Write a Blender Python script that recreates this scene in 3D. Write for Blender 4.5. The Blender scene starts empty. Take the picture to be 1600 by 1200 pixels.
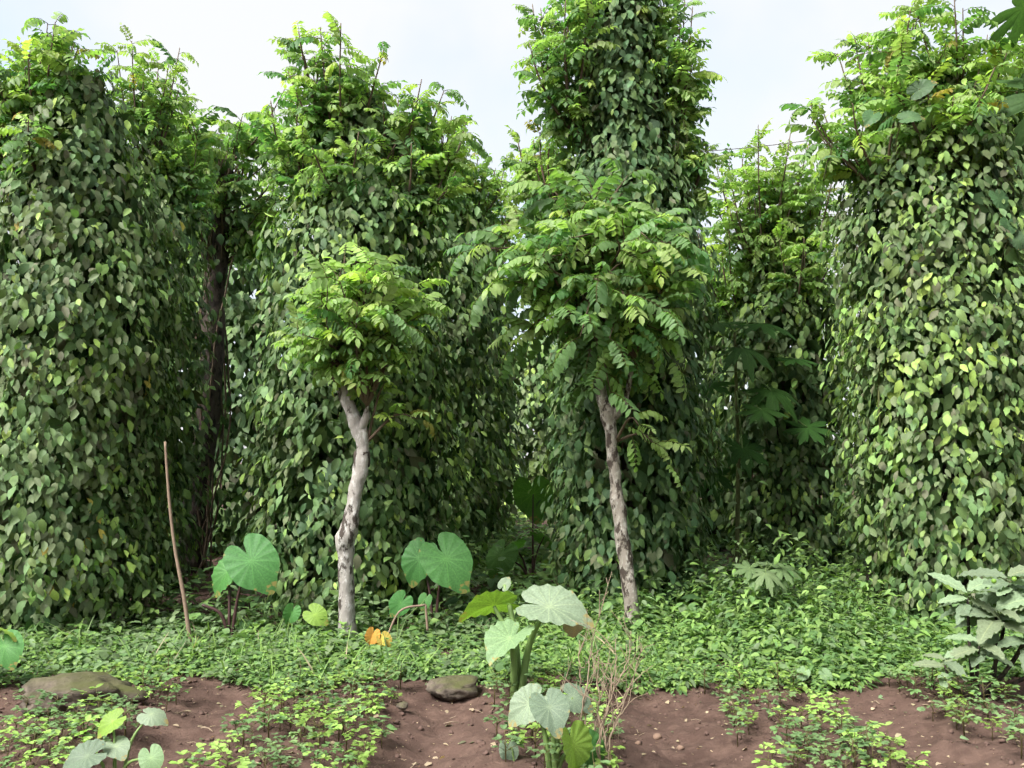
import bpy, math, random
import numpy as np
from mathutils import Matrix, Vector

# ------------------------------------------------------------------ camera, sky, sun, exposure
S = bpy.context.scene
COL = S.collection
FPX, HOR, EYE = 1400.0, 720.0, 1.55          # focal length in photo pixels, horizon row, eye height
PITCH = math.atan((HOR - 600.0) / FPX)
cam = bpy.data.cameras.new("camera"); cam_o = bpy.data.objects.new("camera", cam); COL.objects.link(cam_o)
cam.sensor_width = 36.0; cam.lens = FPX / 1600.0 * 36.0; cam.clip_end = 2000.0; cam.clip_start = 0.05
cam_o.location = (0, 0, EYE); cam_o.rotation_euler = (math.pi / 2 + PITCH, 0, 0)
S.camera = cam_o

SUN_EL, SUN_AZ = 49.0, 227.0                  # azimuth: compass-like, 180 = behind the camera, >180 = to its left
sd = Vector((math.sin(math.radians(SUN_AZ)) * math.cos(math.radians(SUN_EL)),
             math.cos(math.radians(SUN_AZ)) * math.cos(math.radians(SUN_EL)), math.sin(math.radians(SUN_EL))))
W = bpy.data.worlds.new("World"); S.world = W; W.use_nodes = True
wn, wl = W.node_tree.nodes, W.node_tree.links; wn.clear()
w_out = wn.new("ShaderNodeOutputWorld")
sky = wn.new("ShaderNodeTexSky"); sky.sky_type = 'NISHITA'; sky.sun_disc = False
sky.sun_elevation = math.radians(SUN_EL); sky.sun_rotation = math.radians(SUN_AZ)
sky.air_density = 1.0; sky.dust_density = 2.0
bg1 = wn.new("ShaderNodeBackground"); bg1.inputs[1].default_value = 0.05; wl.new(sky.outputs[0], bg1.inputs[0])
bg2 = wn.new("ShaderNodeBackground"); bg2.inputs[0].default_value = (0.965, 0.985, 1.0, 1); bg2.inputs[1].default_value = 0.130
tc = wn.new("ShaderNodeTexCoord"); nz = wn.new("ShaderNodeTexNoise")
nz.inputs['Scale'].default_value = 2.3; nz.inputs['Detail'].default_value = 5; nz.inputs['Roughness'].default_value = 0.5
wl.new(tc.outputs['Generated'], nz.inputs['Vector'])
rp = wn.new("ShaderNodeMapRange"); rp.inputs[1].default_value = 0.36; rp.inputs[2].default_value = 0.56
rp.inputs[3].default_value = 0.5; rp.inputs[4].default_value = 1.0; wl.new(nz.outputs['Fac'], rp.inputs[0])
mx = wn.new("ShaderNodeMixShader"); wl.new(rp.outputs[0], mx.inputs[0]); wl.new(bg1.outputs[0], mx.inputs[1]); wl.new(bg2.outputs[0], mx.inputs[2])
wl.new(mx.outputs[0], w_out.inputs[0])
sun = bpy.data.lights.new("sun", 'SUN'); sun.energy = 1.5; sun.angle = math.radians(30); sun.color = (1.0, 0.985, 0.95)
sun_o = bpy.data.objects.new("sun", sun); COL.objects.link(sun_o); sun_o.location = (-6, -8, 14)
sun_o.rotation_euler = (-sd).to_track_quat('-Z', 'Y').to_euler()
S.view_settings.view_transform = 'Standard'; S.view_settings.look = 'None'
S.view_settings.gamma = 1.0; S.view_settings.exposure = 2.95; S.view_settings.use_curve_mapping = False
S.render.engine = 'CYCLES'
S.cycles.use_denoising = True; S.cycles.max_bounces = 6; S.cycles.diffuse_bounces = 4; S.cycles.glossy_bounces = 1; S.cycles.transmission_bounces = 3
S.cycles.use_adaptive_sampling = True; S.cycles.adaptive_threshold = 0.04; S.cycles.adaptive_min_samples = 12
S.cycles.caustics_reflective = False; S.cycles.caustics_refractive = False

# ------------------------------------------------------------------ helpers
rng = np.random.default_rng(7); random.seed(7)

def at(px, py, Y):
    """world point seen at photo pixel (px,py) at depth Y"""
    u, v = (px - 800) / FPX, (600 - py) / FPX
    c, s = math.cos(PITCH), math.sin(PITCH)
    d = np.array([u, c - v * s, s + v * c]); d = d / d[1]
    return d * Y + np.array([0, 0, EYE])

def on_ground(px, py, z=0.0):
    u, v = (px - 800) / FPX, (600 - py) / FPX
    c, s = math.cos(PITCH), math.sin(PITCH)
    d = np.array([u, c - v * s, s + v * c]); t = (z - EYE) / d[2]
    return d * t + np.array([0, 0, EYE])

def project(p):
    """photo pixel and depth of world points (N,3)"""
    q = p - np.array([0, 0, EYE]); c, s = math.cos(PITCH), math.sin(PITCH)
    zc = q[:, 1] * c + q[:, 2] * s; yc = -q[:, 1] * s + q[:, 2] * c
    return 800 + FPX * q[:, 0] / zc, 600 - FPX * yc / zc, zc

def nrm(a):
    return a / np.maximum(np.linalg.norm(a, axis=-1, keepdims=True), 1e-9)

def hashn(i, j, k):
    h = (i.astype(np.int64) * 73856093) ^ (j.astype(np.int64) * 19349663) ^ (k.astype(np.int64) * 83492791)
    h = (h ^ (h >> 13)) * 1274126177 & 0x7fffffff
    return ((h ^ (h >> 16)) & 0xffff) / 65535.0

def vnoise(p):
    p = np.asarray(p, float); i = np.floor(p).astype(int); f = p - i; f = f * f * (3 - 2 * f); r = 0
    for a in (0, 1):
        for b in (0, 1):
            for c in (0, 1):
                w = (f[:, 0] if a else 1 - f[:, 0]) * (f[:, 1] if b else 1 - f[:, 1]) * (f[:, 2] if c else 1 - f[:, 2])
                r = r + w * hashn(i[:, 0] + a, i[:, 1] + b, i[:, 2] + c)
    return r * 2 - 1

def fbm(p, o=4):
    p = np.asarray(p, float); r = 0; a = 1.0
    for k in range(o):
        r = r + a * vnoise(p * 2 ** k + 17.3 * k); a *= 0.5
    return r

def frames(d, n):
    """(N,3,3) rotation matrices: local y = d, local z close to n"""
    y = nrm(d); z = nrm(n - (n * y).sum(-1, keepdims=True) * y); x = np.cross(y, z)
    return np.stack([x, y, z], -1)

def raw_mesh(name, v, f, mat=None, tint=None, lp=None, smooth=True):
    v = np.ascontiguousarray(v, np.float32); f = np.ascontiguousarray(f, np.int32)
    me = bpy.data.meshes.new(name); n = f.shape[1]
    me.vertices.add(len(v)); me.vertices.foreach_set('co', v.ravel())
    me.loops.add(f.size); me.loops.foreach_set('vertex_index', f.ravel())
    me.polygons.add(len(f)); me.polygons.foreach_set('loop_start', np.arange(0, f.size, n, dtype=np.int32))
    if smooth: me.polygons.foreach_set('use_smooth', np.ones(len(f), bool))
    if tint is not None:
        a = me.attributes.new('tint', 'FLOAT_COLOR', 'POINT'); a.data.foreach_set('color', np.ascontiguousarray(tint, np.float32).ravel())
    if lp is not None:
        a = me.attributes.new('lp', 'FLOAT_VECTOR', 'POINT'); a.data.foreach_set('vector', np.ascontiguousarray(lp, np.float32).ravel())
    me.update(calc_edges=True)
    if mat: me.materials.append(mat)
    return me

def link(name, me, parent=None, loc=(0, 0, 0), m3=None, kind=None):
    o = bpy.data.objects.new(name, me); COL.objects.link(o)
    if parent is not None: o.parent = parent
    if m3 is not None:
        M = Matrix([list(r) for r in m3]).to_4x4(); M.translation = Vector([float(q) for q in loc]); o.matrix_local = M
    else: o.location = [float(q) for q in loc]
    if kind: o["kind"] = kind
    return o

def tag(o, label, cat, group=None):
    o["label"] = label; o["category"] = cat
    if group: o["group"] = group
    return o

def thing(name, loc, label, cat, group=None):
    o = bpy.data.objects.new(name, None); COL.objects.link(o); o.location = [float(q) for q in loc]
    o.empty_display_size = 0.1
    return tag(o, label, cat, group)

def structure(name, me):
    o = link(name, me); o["kind"] = "structure"; return o

def spline(pts, n):
    """Catmull-Rom through pts (k,3 or more columns)"""
    P = np.asarray(pts, float); P = np.vstack([2 * P[0] - P[1], P, 2 * P[-1] - P[-2]]); k = len(P) - 3
    t = np.linspace(0, k - 1e-6, n); i = t.astype(int); f = (t - i)[:, None]
    a, b, c, d = P[i], P[i + 1], P[i + 2], P[i + 3]
    return 0.5 * (2 * b + (c - a) * f + (2 * a - 5 * b + 4 * c - d) * f ** 2 + (3 * b - a - 3 * c + d) * f ** 3)

def tube(pts, rad, sides=6, rough=0.0, seed=0.0, cap=True):
    P = np.asarray(pts, float); n = len(P); R = np.broadcast_to(np.asarray(rad, float), (n,))
    T = nrm(np.gradient(P, axis=0)); ref = np.array([1.0, 0, 0]) if abs(T[:, 0]).mean() < 0.8 else np.array([0, 1.0, 0])
    U = nrm(np.cross(T, ref)); V = np.cross(T, U)
    a = np.linspace(0, 2 * math.pi, sides, endpoint=False)
    ring = U[:, None] * np.cos(a)[None, :, None] + V[:, None] * np.sin(a)[None, :, None]
    rr = R[:, None] * np.ones((1, sides))
    if rough:
        q = (P[:, None] + ring * R[:, None, None]).reshape(-1, 3)
        rr = rr * (1 + rough * fbm(q * np.array([14, 14, 9]) + seed, 3).reshape(n, sides))
    v = (P[:, None] + ring * rr[:, :, None]).reshape(-1, 3)
    i = np.arange(n - 1)[:, None] * sides; j = np.arange(sides)[None]; j2 = (j + 1) % sides
    q = np.stack([i + j, i + j2, i + sides + j2, i + sides + j], -1).reshape(-1, 4)
    f = np.vstack([q[:, [0, 1, 2]], q[:, [0, 2, 3]]])
    if cap:
        v = np.vstack([v, P[0], P[-1]]); b = len(v) - 2
        jj = np.arange(sides); k2 = (jj + 1) % sides
        f = np.vstack([f, np.stack([jj * 0 + b, k2, jj], -1), np.stack([jj * 0 + b + 1, (n - 1) * sides + jj, (n - 1) * sides + k2], -1)])
    return v, f

def merge(parts):
    vs, fs, o = [], [], 0
    for v, f in parts:
        vs.append(v); fs.append(f + o); o += len(v)
    return np.vstack(vs), np.vstack(fs)

# ------------------------------------------------------------------ materials
def new_mat(name):
    m = bpy.data.materials.new(name); m.use_nodes = True; nt = m.node_tree; nt.nodes.clear()
    return m, nt.nodes, nt.links, nt.nodes.new("ShaderNodeOutputMaterial")

def mathn(nd, ln, op, a, b=None, clamp=False):
    n = nd.new("ShaderNodeMath"); n.operation = op; n.use_clamp = clamp
    for i, q in enumerate((a, b)):
        if q is None: continue
        if isinstance(q, (int, float)): n.inputs[i].default_value = q
        else: ln.new(q, n.inputs[i])
    return n.outputs[0]

def mixc(nd, ln, fac, a, b, mode='MIX'):
    n = nd.new("ShaderNodeMix"); n.data_type = 'RGBA'; n.blend_type = mode
    for s, q in ((n.inputs[0], fac), (n.inputs[6], a), (n.inputs[7], b)):
        if isinstance(q, (int, float)): s.default_value = q
        elif isinstance(q, tuple): s.default_value = q
        else: ln.new(q, s)
    return n.outputs[2]

def leaf_material(name, rough=0.45, trans=0.35, vein=0.25, spec=0.5, radial=0, tmul=(1.1, 1.3, 0.6)):
    """blade colour from the leaf's own tint; veins from the leaf's own coordinates; light passes through"""
    m, nd, ln, out = new_mat(name)
    at_ = nd.new("ShaderNodeAttribute"); at_.attribute_name = 'tint'
    lp = nd.new("ShaderNodeAttribute"); lp.attribute_name = 'lp'
    sx = nd.new("ShaderNodeSeparateXYZ"); ln.new(lp.outputs['Vector'], sx.inputs[0])
    ax = mathn(nd, ln, 'ABSOLUTE', sx.outputs[0])
    if radial:
        r = nd.new("ShaderNodeVectorMath"); r.operation = 'LENGTH'; ln.new(lp.outputs['Vector'], r.inputs[0])
        th = mathn(nd, ln, 'ARCTAN2', sx.outputs[0], sx.outputs[1])
        sn = mathn(nd, ln, 'ABSOLUTE', mathn(nd, ln, 'SINE', mathn(nd, ln, 'MULTIPLY', th, float(radial))))
        dist = mathn(nd, ln, 'MULTIPLY', sn, r.outputs['Value'])
        vm = mathn(nd, ln, 'SUBTRACT', 1.0, mathn(nd, ln, 'DIVIDE', dist, 0.11), True)
        vm = mathn(nd, ln, 'MULTIPLY', vm, mathn(nd, ln, 'SUBTRACT', 1.15, r.outputs['Value'], True))
    else:
        vm = mathn(nd, ln, 'SUBTRACT', 1.0, mathn(nd, ln, 'DIVIDE', ax, 0.10), True)
    vm = mathn(nd, ln, 'MULTIPLY', vm, vein)
    tcn = nd.new("ShaderNodeTexCoord"); no = nd.new("ShaderNodeTexNoise"); no.inputs['Scale'].default_value = 22; no.inputs['Detail'].default_value = 3
    ln.new(tcn.outputs['Object'], no.inputs['Vector'])
    mr = nd.new("ShaderNodeMapRange"); mr.inputs[1].default_value = .3; mr.inputs[2].default_value = .7; mr.inputs[3].default_value = .8; mr.inputs[4].default_value = 1.18
    ln.new(no.outputs['Fac'], mr.inputs[0])
    cm = nd.new("ShaderNodeVectorMath"); cm.operation = 'SCALE'; ln.new(at_.outputs['Color'], cm.inputs[0]); ln.new(mr.outputs[0], cm.inputs['Scale'])
    light = mixc(nd, ln, 1.0, cm.outputs[0], (1.9, 1.75, 1.5, 1), 'MULTIPLY')
    colr = mixc(nd, ln, vm, cm.outputs[0], light)
    if radial == 7:
        n2 = nd.new("ShaderNodeTexNoise"); n2.inputs['Scale'].default_value = 5; n2.inputs['Detail'].default_value = 4; ln.new(tcn.outputs['Object'], n2.inputs['Vector'])
        e = mathn(nd, ln, 'ADD', mathn(nd, ln, 'MULTIPLY', r.outputs['Value'], .9), mathn(nd, ln, 'MULTIPLY', n2.outputs['Fac'], 1.1))
        q = nd.new("ShaderNodeMapRange"); q.inputs[1].default_value = 1.27; q.inputs[2].default_value = 1.36; q.inputs[4].default_value = .8; ln.new(e, q.inputs[0])
        colr = mixc(nd, ln, q.outputs[0], colr, (0.30, 0.22, 0.07, 1))
    pb = nd.new("ShaderNodeBsdfPrincipled"); pb.inputs['Roughness'].default_value = rough; pb.inputs['Specular IOR Level'].default_value = spec
    ln.new(colr, pb.inputs['Base Color'])
    tr = nd.new("ShaderNodeBsdfTranslucent"); ln.new(mixc(nd, ln, 1.0, colr, (*tmul, 1), 'MULTIPLY'), tr.inputs['Color'])
    ms = nd.new("ShaderNodeMixShader"); ms.inputs[0].default_value = trans
    ln.new(pb.outputs[0], ms.inputs[1]); ln.new(tr.outputs[0], ms.inputs[2]); ln.new(ms.outputs[0], out.inputs[0])
    return m

def bark_material(name, a, b, c, sc=9.0, lichen=0.5):
    m, nd, ln, out = new_mat(name)
    t = nd.new("ShaderNodeTexCoord")
    mp = nd.new("ShaderNodeMapping"); mp.inputs['Scale'].default_value = (1, 1, 0.55); ln.new(t.outputs['Object'], mp.inputs[0])
    n1 = nd.new("ShaderNodeTexNoise"); n1.inputs['Scale'].default_value = sc; n1.inputs['Detail'].default_value = 6; n1.inputs['Roughness'].default_value = .65
    n2 = nd.new("ShaderNodeTexNoise"); n2.inputs['Scale'].default_value = sc * 1.9; n2.inputs['Detail'].default_value = 4; n2.inputs['Roughness'].default_value = .7
    ln.new(mp.outputs[0], n1.inputs['Vector']); ln.new(mp.outputs[0], n2.inputs['Vector'])
    r1 = nd.new("ShaderNodeMapRange"); r1.inputs[1].default_value = .51; r1.inputs[2].default_value = .575; ln.new(n1.outputs['Fac'], r1.inputs[0])
    r2 = nd.new("ShaderNodeMapRange"); r2.inputs[1].default_value = .50; r2.inputs[2].default_value = .62; r2.inputs[4].default_value = lichen; ln.new(n2.outputs['Fac'], r2.inputs[0])
    c1 = mixc(nd, ln, r2.outputs[0], (*a, 1), (*c, 1)); c2 = mixc(nd, ln, r1.outputs[0], c1, (*b, 1))
    pb = nd.new("ShaderNodeBsdfPrincipled"); pb.inputs['Roughness'].default_value = .9; pb.inputs['Specular IOR Level'].default_value = .2
    ln.new(c2, pb.inputs['Base Color'])
    bp = nd.new("ShaderNodeBump"); bp.inputs['Strength'].default_value = .6; bp.inputs['Distance'].default_value = .02; ln.new(n2.outputs['Fac'], bp.inputs['Height'])
    ln.new(bp.outputs[0], pb.inputs['Normal']); ln.new(pb.outputs[0], out.inputs[0])
    return m

def soil_material():
    m, nd, ln, out = new_mat("soil")
    t = nd.new("ShaderNodeTexCoord")
    def noise(sc, d, r=.6):
        n = nd.new("ShaderNodeTexNoise"); n.inputs['Scale'].default_value = sc; n.inputs['Detail'].default_value = d; n.inputs['Roughness'].default_value = r
        ln.new(t.outputs['Object'], n.inputs['Vector']); return n.outputs['Fac']
    def rng_(s, a, b):
        q = nd.new("ShaderNodeMapRange"); q.inputs[1].default_value = a; q.inputs[2].default_value = b; ln.new(s, q.inputs[0]); return q.outputs[0]
    big, mid, fine = noise(1.3, 4), noise(9, 5, .65), noise(60, 5, .7)
    c = mixc(nd, ln, rng_(big, .35, .65), (0.060, 0.036, 0.028, 1), (0.088, 0.054, 0.042, 1))
    c = mixc(nd, ln, rng_(mid, .45, .75), c, (0.125, 0.079, 0.061, 1))
    c = mixc(nd, ln, mathn(nd, ln, 'MULTIPLY', rng_(fine, .55, .72), .55), c, (0.05, 0.026, 0.02, 1))
    pb = nd.new("ShaderNodeBsdfPrincipled"); pb.inputs['Roughness'].default_value = .95; pb.inputs['Specular IOR Level'].default_value = .15
    ln.new(c, pb.inputs['Base Color'])
    h = mathn(nd, ln, 'ADD', mathn(nd, ln, 'MULTIPLY', mid, .6), mathn(nd, ln, 'MULTIPLY', fine, .35))
    bp = nd.new("ShaderNodeBump"); bp.inputs['Strength'].default_value = .9; bp.inputs['Distance'].default_value = .03; ln.new(h, bp.inputs['Height'])
    ln.new(bp.outputs[0], pb.inputs['Normal']); ln.new(pb.outputs[0], out.inputs[0])
    return m

def stone_material():
    m, nd, ln, out = new_mat("mossy_stone")
    t = nd.new("ShaderNodeTexCoord"); g = nd.new("ShaderNodeNewGeometry"); sx = nd.new("ShaderNodeSeparateXYZ"); ln.new(g.outputs['Normal'], sx.inputs[0])
    n1 = nd.new("ShaderNodeTexNoise"); n1.inputs['Scale'].default_value = 14; n1.inputs['Detail'].default_value = 7; n1.inputs['Roughness'].default_value = .7
    n2 = nd.new("ShaderNodeTexNoise"); n2.inputs['Scale'].default_value = 5; n2.inputs['Detail'].default_value = 5
    ln.new(t.outputs['Object'], n1.inputs['Vector']); ln.new(t.outputs['Object'], n2.inputs['Vector'])
    r = nd.new("ShaderNodeMapRange"); r.inputs[1].default_value = .35; r.inputs[2].default_value = .7; ln.new(n1.outputs['Fac'], r.inputs[0])
    c = mixc(nd, ln, r.outputs[0], (0.045, 0.035, 0.028, 1), (0.16, 0.13, 0.10, 1))
    mo = nd.new("ShaderNodeMapRange"); mo.inputs[1].default_value = .55; mo.inputs[2].default_value = 1.0
    ln.new(mathn(nd, ln, 'ADD', mathn(nd, ln, 'MULTIPLY', sx.outputs[2], .45), mathn(nd, ln, 'MULTIPLY', n2.outputs['Fac'], .85)), mo.inputs[0])
    c = mixc(nd, ln, mo.outputs[0], c, (0.065, 0.068, 0.024, 1))
    pb = nd.new("ShaderNodeBsdfPrincipled"); pb.inputs['Roughness'].default_value = .95; pb.inputs['Specular IOR Level'].default_value = .2
    ln.new(c, pb.inputs['Base Color'])
    bp = nd.new("ShaderNodeBump"); bp.inputs['Strength'].default_value = .8; bp.inputs['Distance'].default_value = .02; ln.new(n1.outputs['Fac'], bp.inputs['Height'])
    ln.new(bp.outputs[0], pb.inputs['Normal']); ln.new(pb.outputs[0], out.inputs[0])
    return m

def plain_material(name, c, rough=.8, var=.35, sc=30):
    m, nd, ln, out = new_mat(name)
    t = nd.new("ShaderNodeTexCoord"); n1 = nd.new("ShaderNodeTexNoise"); n1.inputs['Scale'].default_value = sc; n1.inputs['Detail'].default_value = 4
    ln.new(t.outputs['Object'], n1.inputs['Vector'])
    col = mixc(nd, ln, n1.outputs['Fac'], tuple(q * (1 - var) for q in c) + (1,), tuple(q * (1 + var) for q in c) + (1,))
    pb = nd.new("ShaderNodeBsdfPrincipled"); pb.inputs['Roughness'].default_value = rough; pb.inputs['Specular IOR Level'].default_value = .3
    ln.new(col, pb.inputs['Base Color']); ln.new(pb.outputs[0], out.inputs[0])
    return m

M_PEPPER = leaf_material("pepper_leaf", .6, .26, .22, .25)
M_PINNATE = leaf_material("pinnate_leaf", .5, .54, .2, .3)
M_WEED = leaf_material("weed_leaf", .55, .35, .2, .3)
M_TARO = leaf_material("taro_leaf", .55, .32, .42, .25, radial=7)
M_PAPAYA = leaf_material("papaya_leaf", .6, .35, .3, .12, radial=3.5)
M_SHRUB = leaf_material("shrub_leaf", .6, .32, .5, .25, tmul=(1.0, 1.25, .6))
M_DRY = leaf_material("dry_leaf", .8, .25, .3, .15, tmul=(1.2, 1, .6))
M_BARK = bark_material("pale_bark", (0.25, 0.228, 0.205), (0.05, 0.04, 0.033), (0.44, 0.425, 0.40), 10, .8)
M_SPECKBARK = bark_material("speckled_bark", (0.20, 0.175, 0.145), (0.045, 0.034, 0.027), (0.36, 0.34, 0.30), 13, .8)
M_DARKBARK = bark_material("dark_bark", (0.055, 0.042, 0.034), (0.02, 0.016, 0.013), (0.09, 0.075, 0.06), 12, .5)
M_TWIG = plain_material("brown_twig", (0.10, 0.07, 0.045))
M_GREENTWIG = plain_material("green_twig", (0.09, 0.10, 0.035))
M_DEAD = plain_material("dead_stem", (0.23, 0.175, 0.12), .9, .45, 18)
M_POLE = plain_material("weathered_wood", (0.19, 0.135, 0.095), .85, .35, 25)
M_SOIL = soil_material(); M_STONE = stone_material()
M_CLOD = plain_material("soil_crumb", (0.095, 0.058, 0.046), .95, .5, 40)
M_PALECLOD = plain_material("pale_clod", (0.17, 0.11, 0.078), .95, .35, 40)
M_PETIOLE = plain_material("green_petiole", (0.13, 0.20, 0.06), .5, .3, 12)
M_DARKPETIOLE = plain_material("purple_petiole", (0.055, 0.028, 0.026), .5, .4, 12)
M_WIRE = plain_material("wire", (0.10, 0.09, 0.085), .6)
M_FRUIT = plain_material("green_fruit", (0.12, 0.22, 0.03), .35, .2, 10)

# ------------------------------------------------------------------ leaf shapes (unit length along +y, face along +z)
TPL = {}
def add_tpl(name, v, f, lp, stem=None):
    v = np.asarray(v, float)
    TPL[name] = dict(v=v, f=np.asarray(f, int), lp=np.asarray(lp, float), stem=np.zeros(len(v)) if stem is None else np.asarray(stem, float))

def blade(ts, wf, W, fold=.15, droop=.2, twist=0.0, wave=0.0):
    """a folded, drooping blade: midrib and two edges; ts are the inner stations"""
    v, lp = [(0, 0, 0)], [(0, 0, 0)]
    def z(t): return -droop * t * t
    for k, t in enumerate(ts):
        w = wf(t) * W * .5; tw = twist * t; wv = wave * (1 if k % 2 else -1)
        for s in (-1, 0, 1):
            v.append((s * w, t, z(t) + abs(s) * (fold * w * 2 + wv) + s * tw * w)); lp.append((s, t, 0))
    v.append((0, 1, z(1))); lp.append((0, 1, 0))
    n = len(ts); f = [(0, 2, 1), (0, 3, 2)]
    for k in range(n - 1):
        a = 1 + 3 * k
        f += [(a, a + 1, a + 4), (a, a + 4, a + 3), (a + 1, a + 2, a + 5), (a + 1, a + 5, a + 4)]
    a = 1 + 3 * (n - 1); e = len(v) - 1
    f += [(a, a + 1, e), (a + 1, a + 2, e)]
    return np.array(v, float), np.array(f), np.array(lp, float)

def w_ovate(t): return (math.sin(math.pi * min(1, t ** .80)) ** .92)
def w_pepper(t): return math.sin(math.pi * t ** .93) ** 1.0
def w_lance(t): return math.sin(math.pi * t ** .85) ** .9
def w_ellip(t): return math.sin(math.pi * t) ** .65
def w_round(t): return math.sin(math.pi * t ** .8) ** .5

for i, (W_, fo, dr, tw) in enumerate([(.56, .14, .18, 0), (.62, .08, .30, .5), (.48, .25, .12, -.5), (.58, .05, .45, .3)]):
    add_tpl("pepper%d" % i, *blade([.16, .42, .74], w_pepper, W_, fo, dr, tw)); add_tpl("pepperlite%d" % i, *blade([.24, .64], w_pepper, W_, fo, dr, tw))
for i, (W_, fo, dr) in enumerate([(.75, .1, .2), (.68, .18, .3), (.8, .05, .1)]):
    add_tpl("weed%d" % i, *blade([.15, .45, .78], w_ovate, W_, fo, dr))
for i, (W_, fo, dr) in enumerate([(.36, .12, .25), (.42, .2, .4)]):
    add_tpl("lance%d" % i, *blade([.2, .5, .8], w_lance, W_, fo, dr))
add_tpl("far0", *blade([.3, .7], w_ovate, .66, .1, .2))

def attach(parts, v, f, lp, M, p, stem=0.0):
    o = sum(len(q[0]) for q in parts); parts.append((v @ np.asarray(M).T + p, f + o, lp, np.full(len(v), stem)))

def combine(name, parts):
    add_tpl(name, np.vstack([q[0] for q in parts]), np.vstack([q[1] for q in parts]), np.vstack([q[2] for q in parts]), np.concatenate([q[3] for q in parts]))

def pinnate(name, pairs, ll, lw, droop, hang, seed, stations=(.3, .68)):
    """compound leaf of unit length: an arched rachis with leaflets in pairs and one at the end"""
    r = np.random.default_rng(seed); parts = []
    NS = 5; ts = np.linspace(0, 1, NS)
    ang = .35 - droop * ts * 1.5
    st = 1 / (NS - 1); P = np.zeros((NS, 3)); side = r.normal(0, .25)
    for k in range(1, NS):
        P[k] = P[k - 1] + st * np.array([math.sin(side * ts[k]) * .6, math.cos(ang[k]), math.sin(ang[k])])
    v, f = tube(P, np.linspace(.012, .005, NS), 3, cap=False)
    attach(parts, v, f, np.zeros((len(v), 3)), np.eye(3), np.zeros(3), 1.0)
    def leaflet(p, d, n, L):
        v, f, lp = blade(list(stations), w_ellip, lw, .1 + r.uniform(-.05, .1), .2 + r.uniform(-.1, .25))
        F = frames(np.array([d]), np.array([n]))[0] * L
        attach(parts, v, f, lp, F, p)
    T = nrm(np.gradient(P, axis=0))
    for k in range(pairs):
        t = .2 + .76 * k / (pairs - 1 + .3); i = t * (NS - 1); a = int(i); p = P[a] + (P[a + 1] - P[a]) * (i - a); tt = T[a]
        up = nrm(np.cross(np.array([1.0, 0, 0]), tt)[None])[0]
        L = ll * (.72 + .45 * math.sin(math.pi * min(1, t * .95)))
        for s in (-1, 1):
            d = np.array([s, 0, 0]) + tt * (.35 + r.normal(0, .12)) - up * (hang + r.normal(0, .18))
            leaflet(p, d, up + np.array([s * hang * .8, 0, 0]) + r.normal(0, .15, 3), L * r.uniform(.88, 1.1))
    leaflet(P[-1], T[-1] - np.array([0, 0, hang * .4]), nrm(np.cross(np.array([1.0, 0, 0]), T[-1])[None])[0], ll * .95)
    combine(name, parts)

for i in range(5):
    pinnate("pinA%d" % i, 6 + i % 2, .27, .5, [.5, .8, 1.15, .65, .95][i], [.35, .55, .75, .3, .9][i], 40 + i)
    pinnate("pinF%d" % i, 6, .27, .55, [.5, .8, 1.15, .65, .95][i], [.35, .55, .75, .3, .9][i], 60 + i, (.5,))

def outline_leaf(name, rf, rings, n, cup=.1, droop=.25, ripple=0.0, rn=9, y0=0.0, seed=1):
    """a broad leaf grown from the point where its stalk joins: rf(theta) gives the edge, theta = 0 is the tip (+y)"""
    th = np.linspace(-math.pi, math.pi, n, endpoint=False); rr = np.array([rf(t) for t in th])
    v, lp = [(0, 0, 0)], [(0, 0, 0)]
    for q in rings:
        for t, R in zip(th, rr):
            x, y = R * q * math.sin(t), R * q * math.cos(t)
            z = cup * abs(x) - droop * (max(0, y) ** 2) - droop * .6 * x * x + ripple * q * q * math.cos(rn * t + seed) - .03 * max(0, -y)
            v.append((x, y + y0, z)); lp.append((x, y, 0))
    f = [(0, 1 + k, 1 + (k + 1) % n) for k in range(n)]
    for a in range(len(rings) - 1):
        for k in range(n):
            p, q = 1 + a * n + k, 1 + a * n + (k + 1) % n
            f += [(p, p + n, q + n), (p, q + n, q)]
    f = [(a, c, b) for a, b, c in f]
    add_tpl(name, v, f, lp)

def taro_r(th):
    a = abs(th)
    # heart outline: pointed tip, round shoulders, notch behind the stalk
    tip = .70 + .22 * math.exp(-(a / .30) ** 2) - .05 * math.exp(-((a - 1.5) / .5) ** 2)
    back = .09 * math.exp(-((a - 2.6) / .5) ** 2)
    notch = .40 * math.exp(-((math.pi - a) / .13) ** 2)
    return max(.05, tip - .12 * (a / math.pi) + back - notch)
for i, (cu, dr, rp_) in enumerate([(.14, .32, .022), (.30, .42, .035), (-.05, .55, .03), (.45, .25, .04)]):
    outline_leaf("taro%d" % i, taro_r, (.25, .5, .72, .88, 1.0), 44, cu, dr, rp_, 14, seed=i)

def papaya_r(th):
    k = 7.0; u = (th / (2 * math.pi) * k) % 1.0; d = min(u, 1 - u)          # lobes at multiples of 2pi/7
    lobe = 1.0 - .12 * abs(th) / math.pi
    deep = max(0.0, 1 - (d / .5) ** .75)
    tooth = .12 * math.cos(d * 2 * math.pi * 3.2) * (1 if d > .08 else 0)
    nb = .75 * math.exp(-((math.pi - abs(th)) / .18) ** 2)
    return max(.08, lobe * (.40 + .58 * max(0.0, 1 - (d / .5) ** 1.15) + tooth * (1 - abs(deep - .5))) * (1 - nb))
for i, dr in enumerate((.25, .5, .8)):
    outline_leaf("papaya%d" % i, papaya_r, (.2, .45, .75, 1.0), 112, -.05, dr, .03, 7, seed=i)

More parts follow.
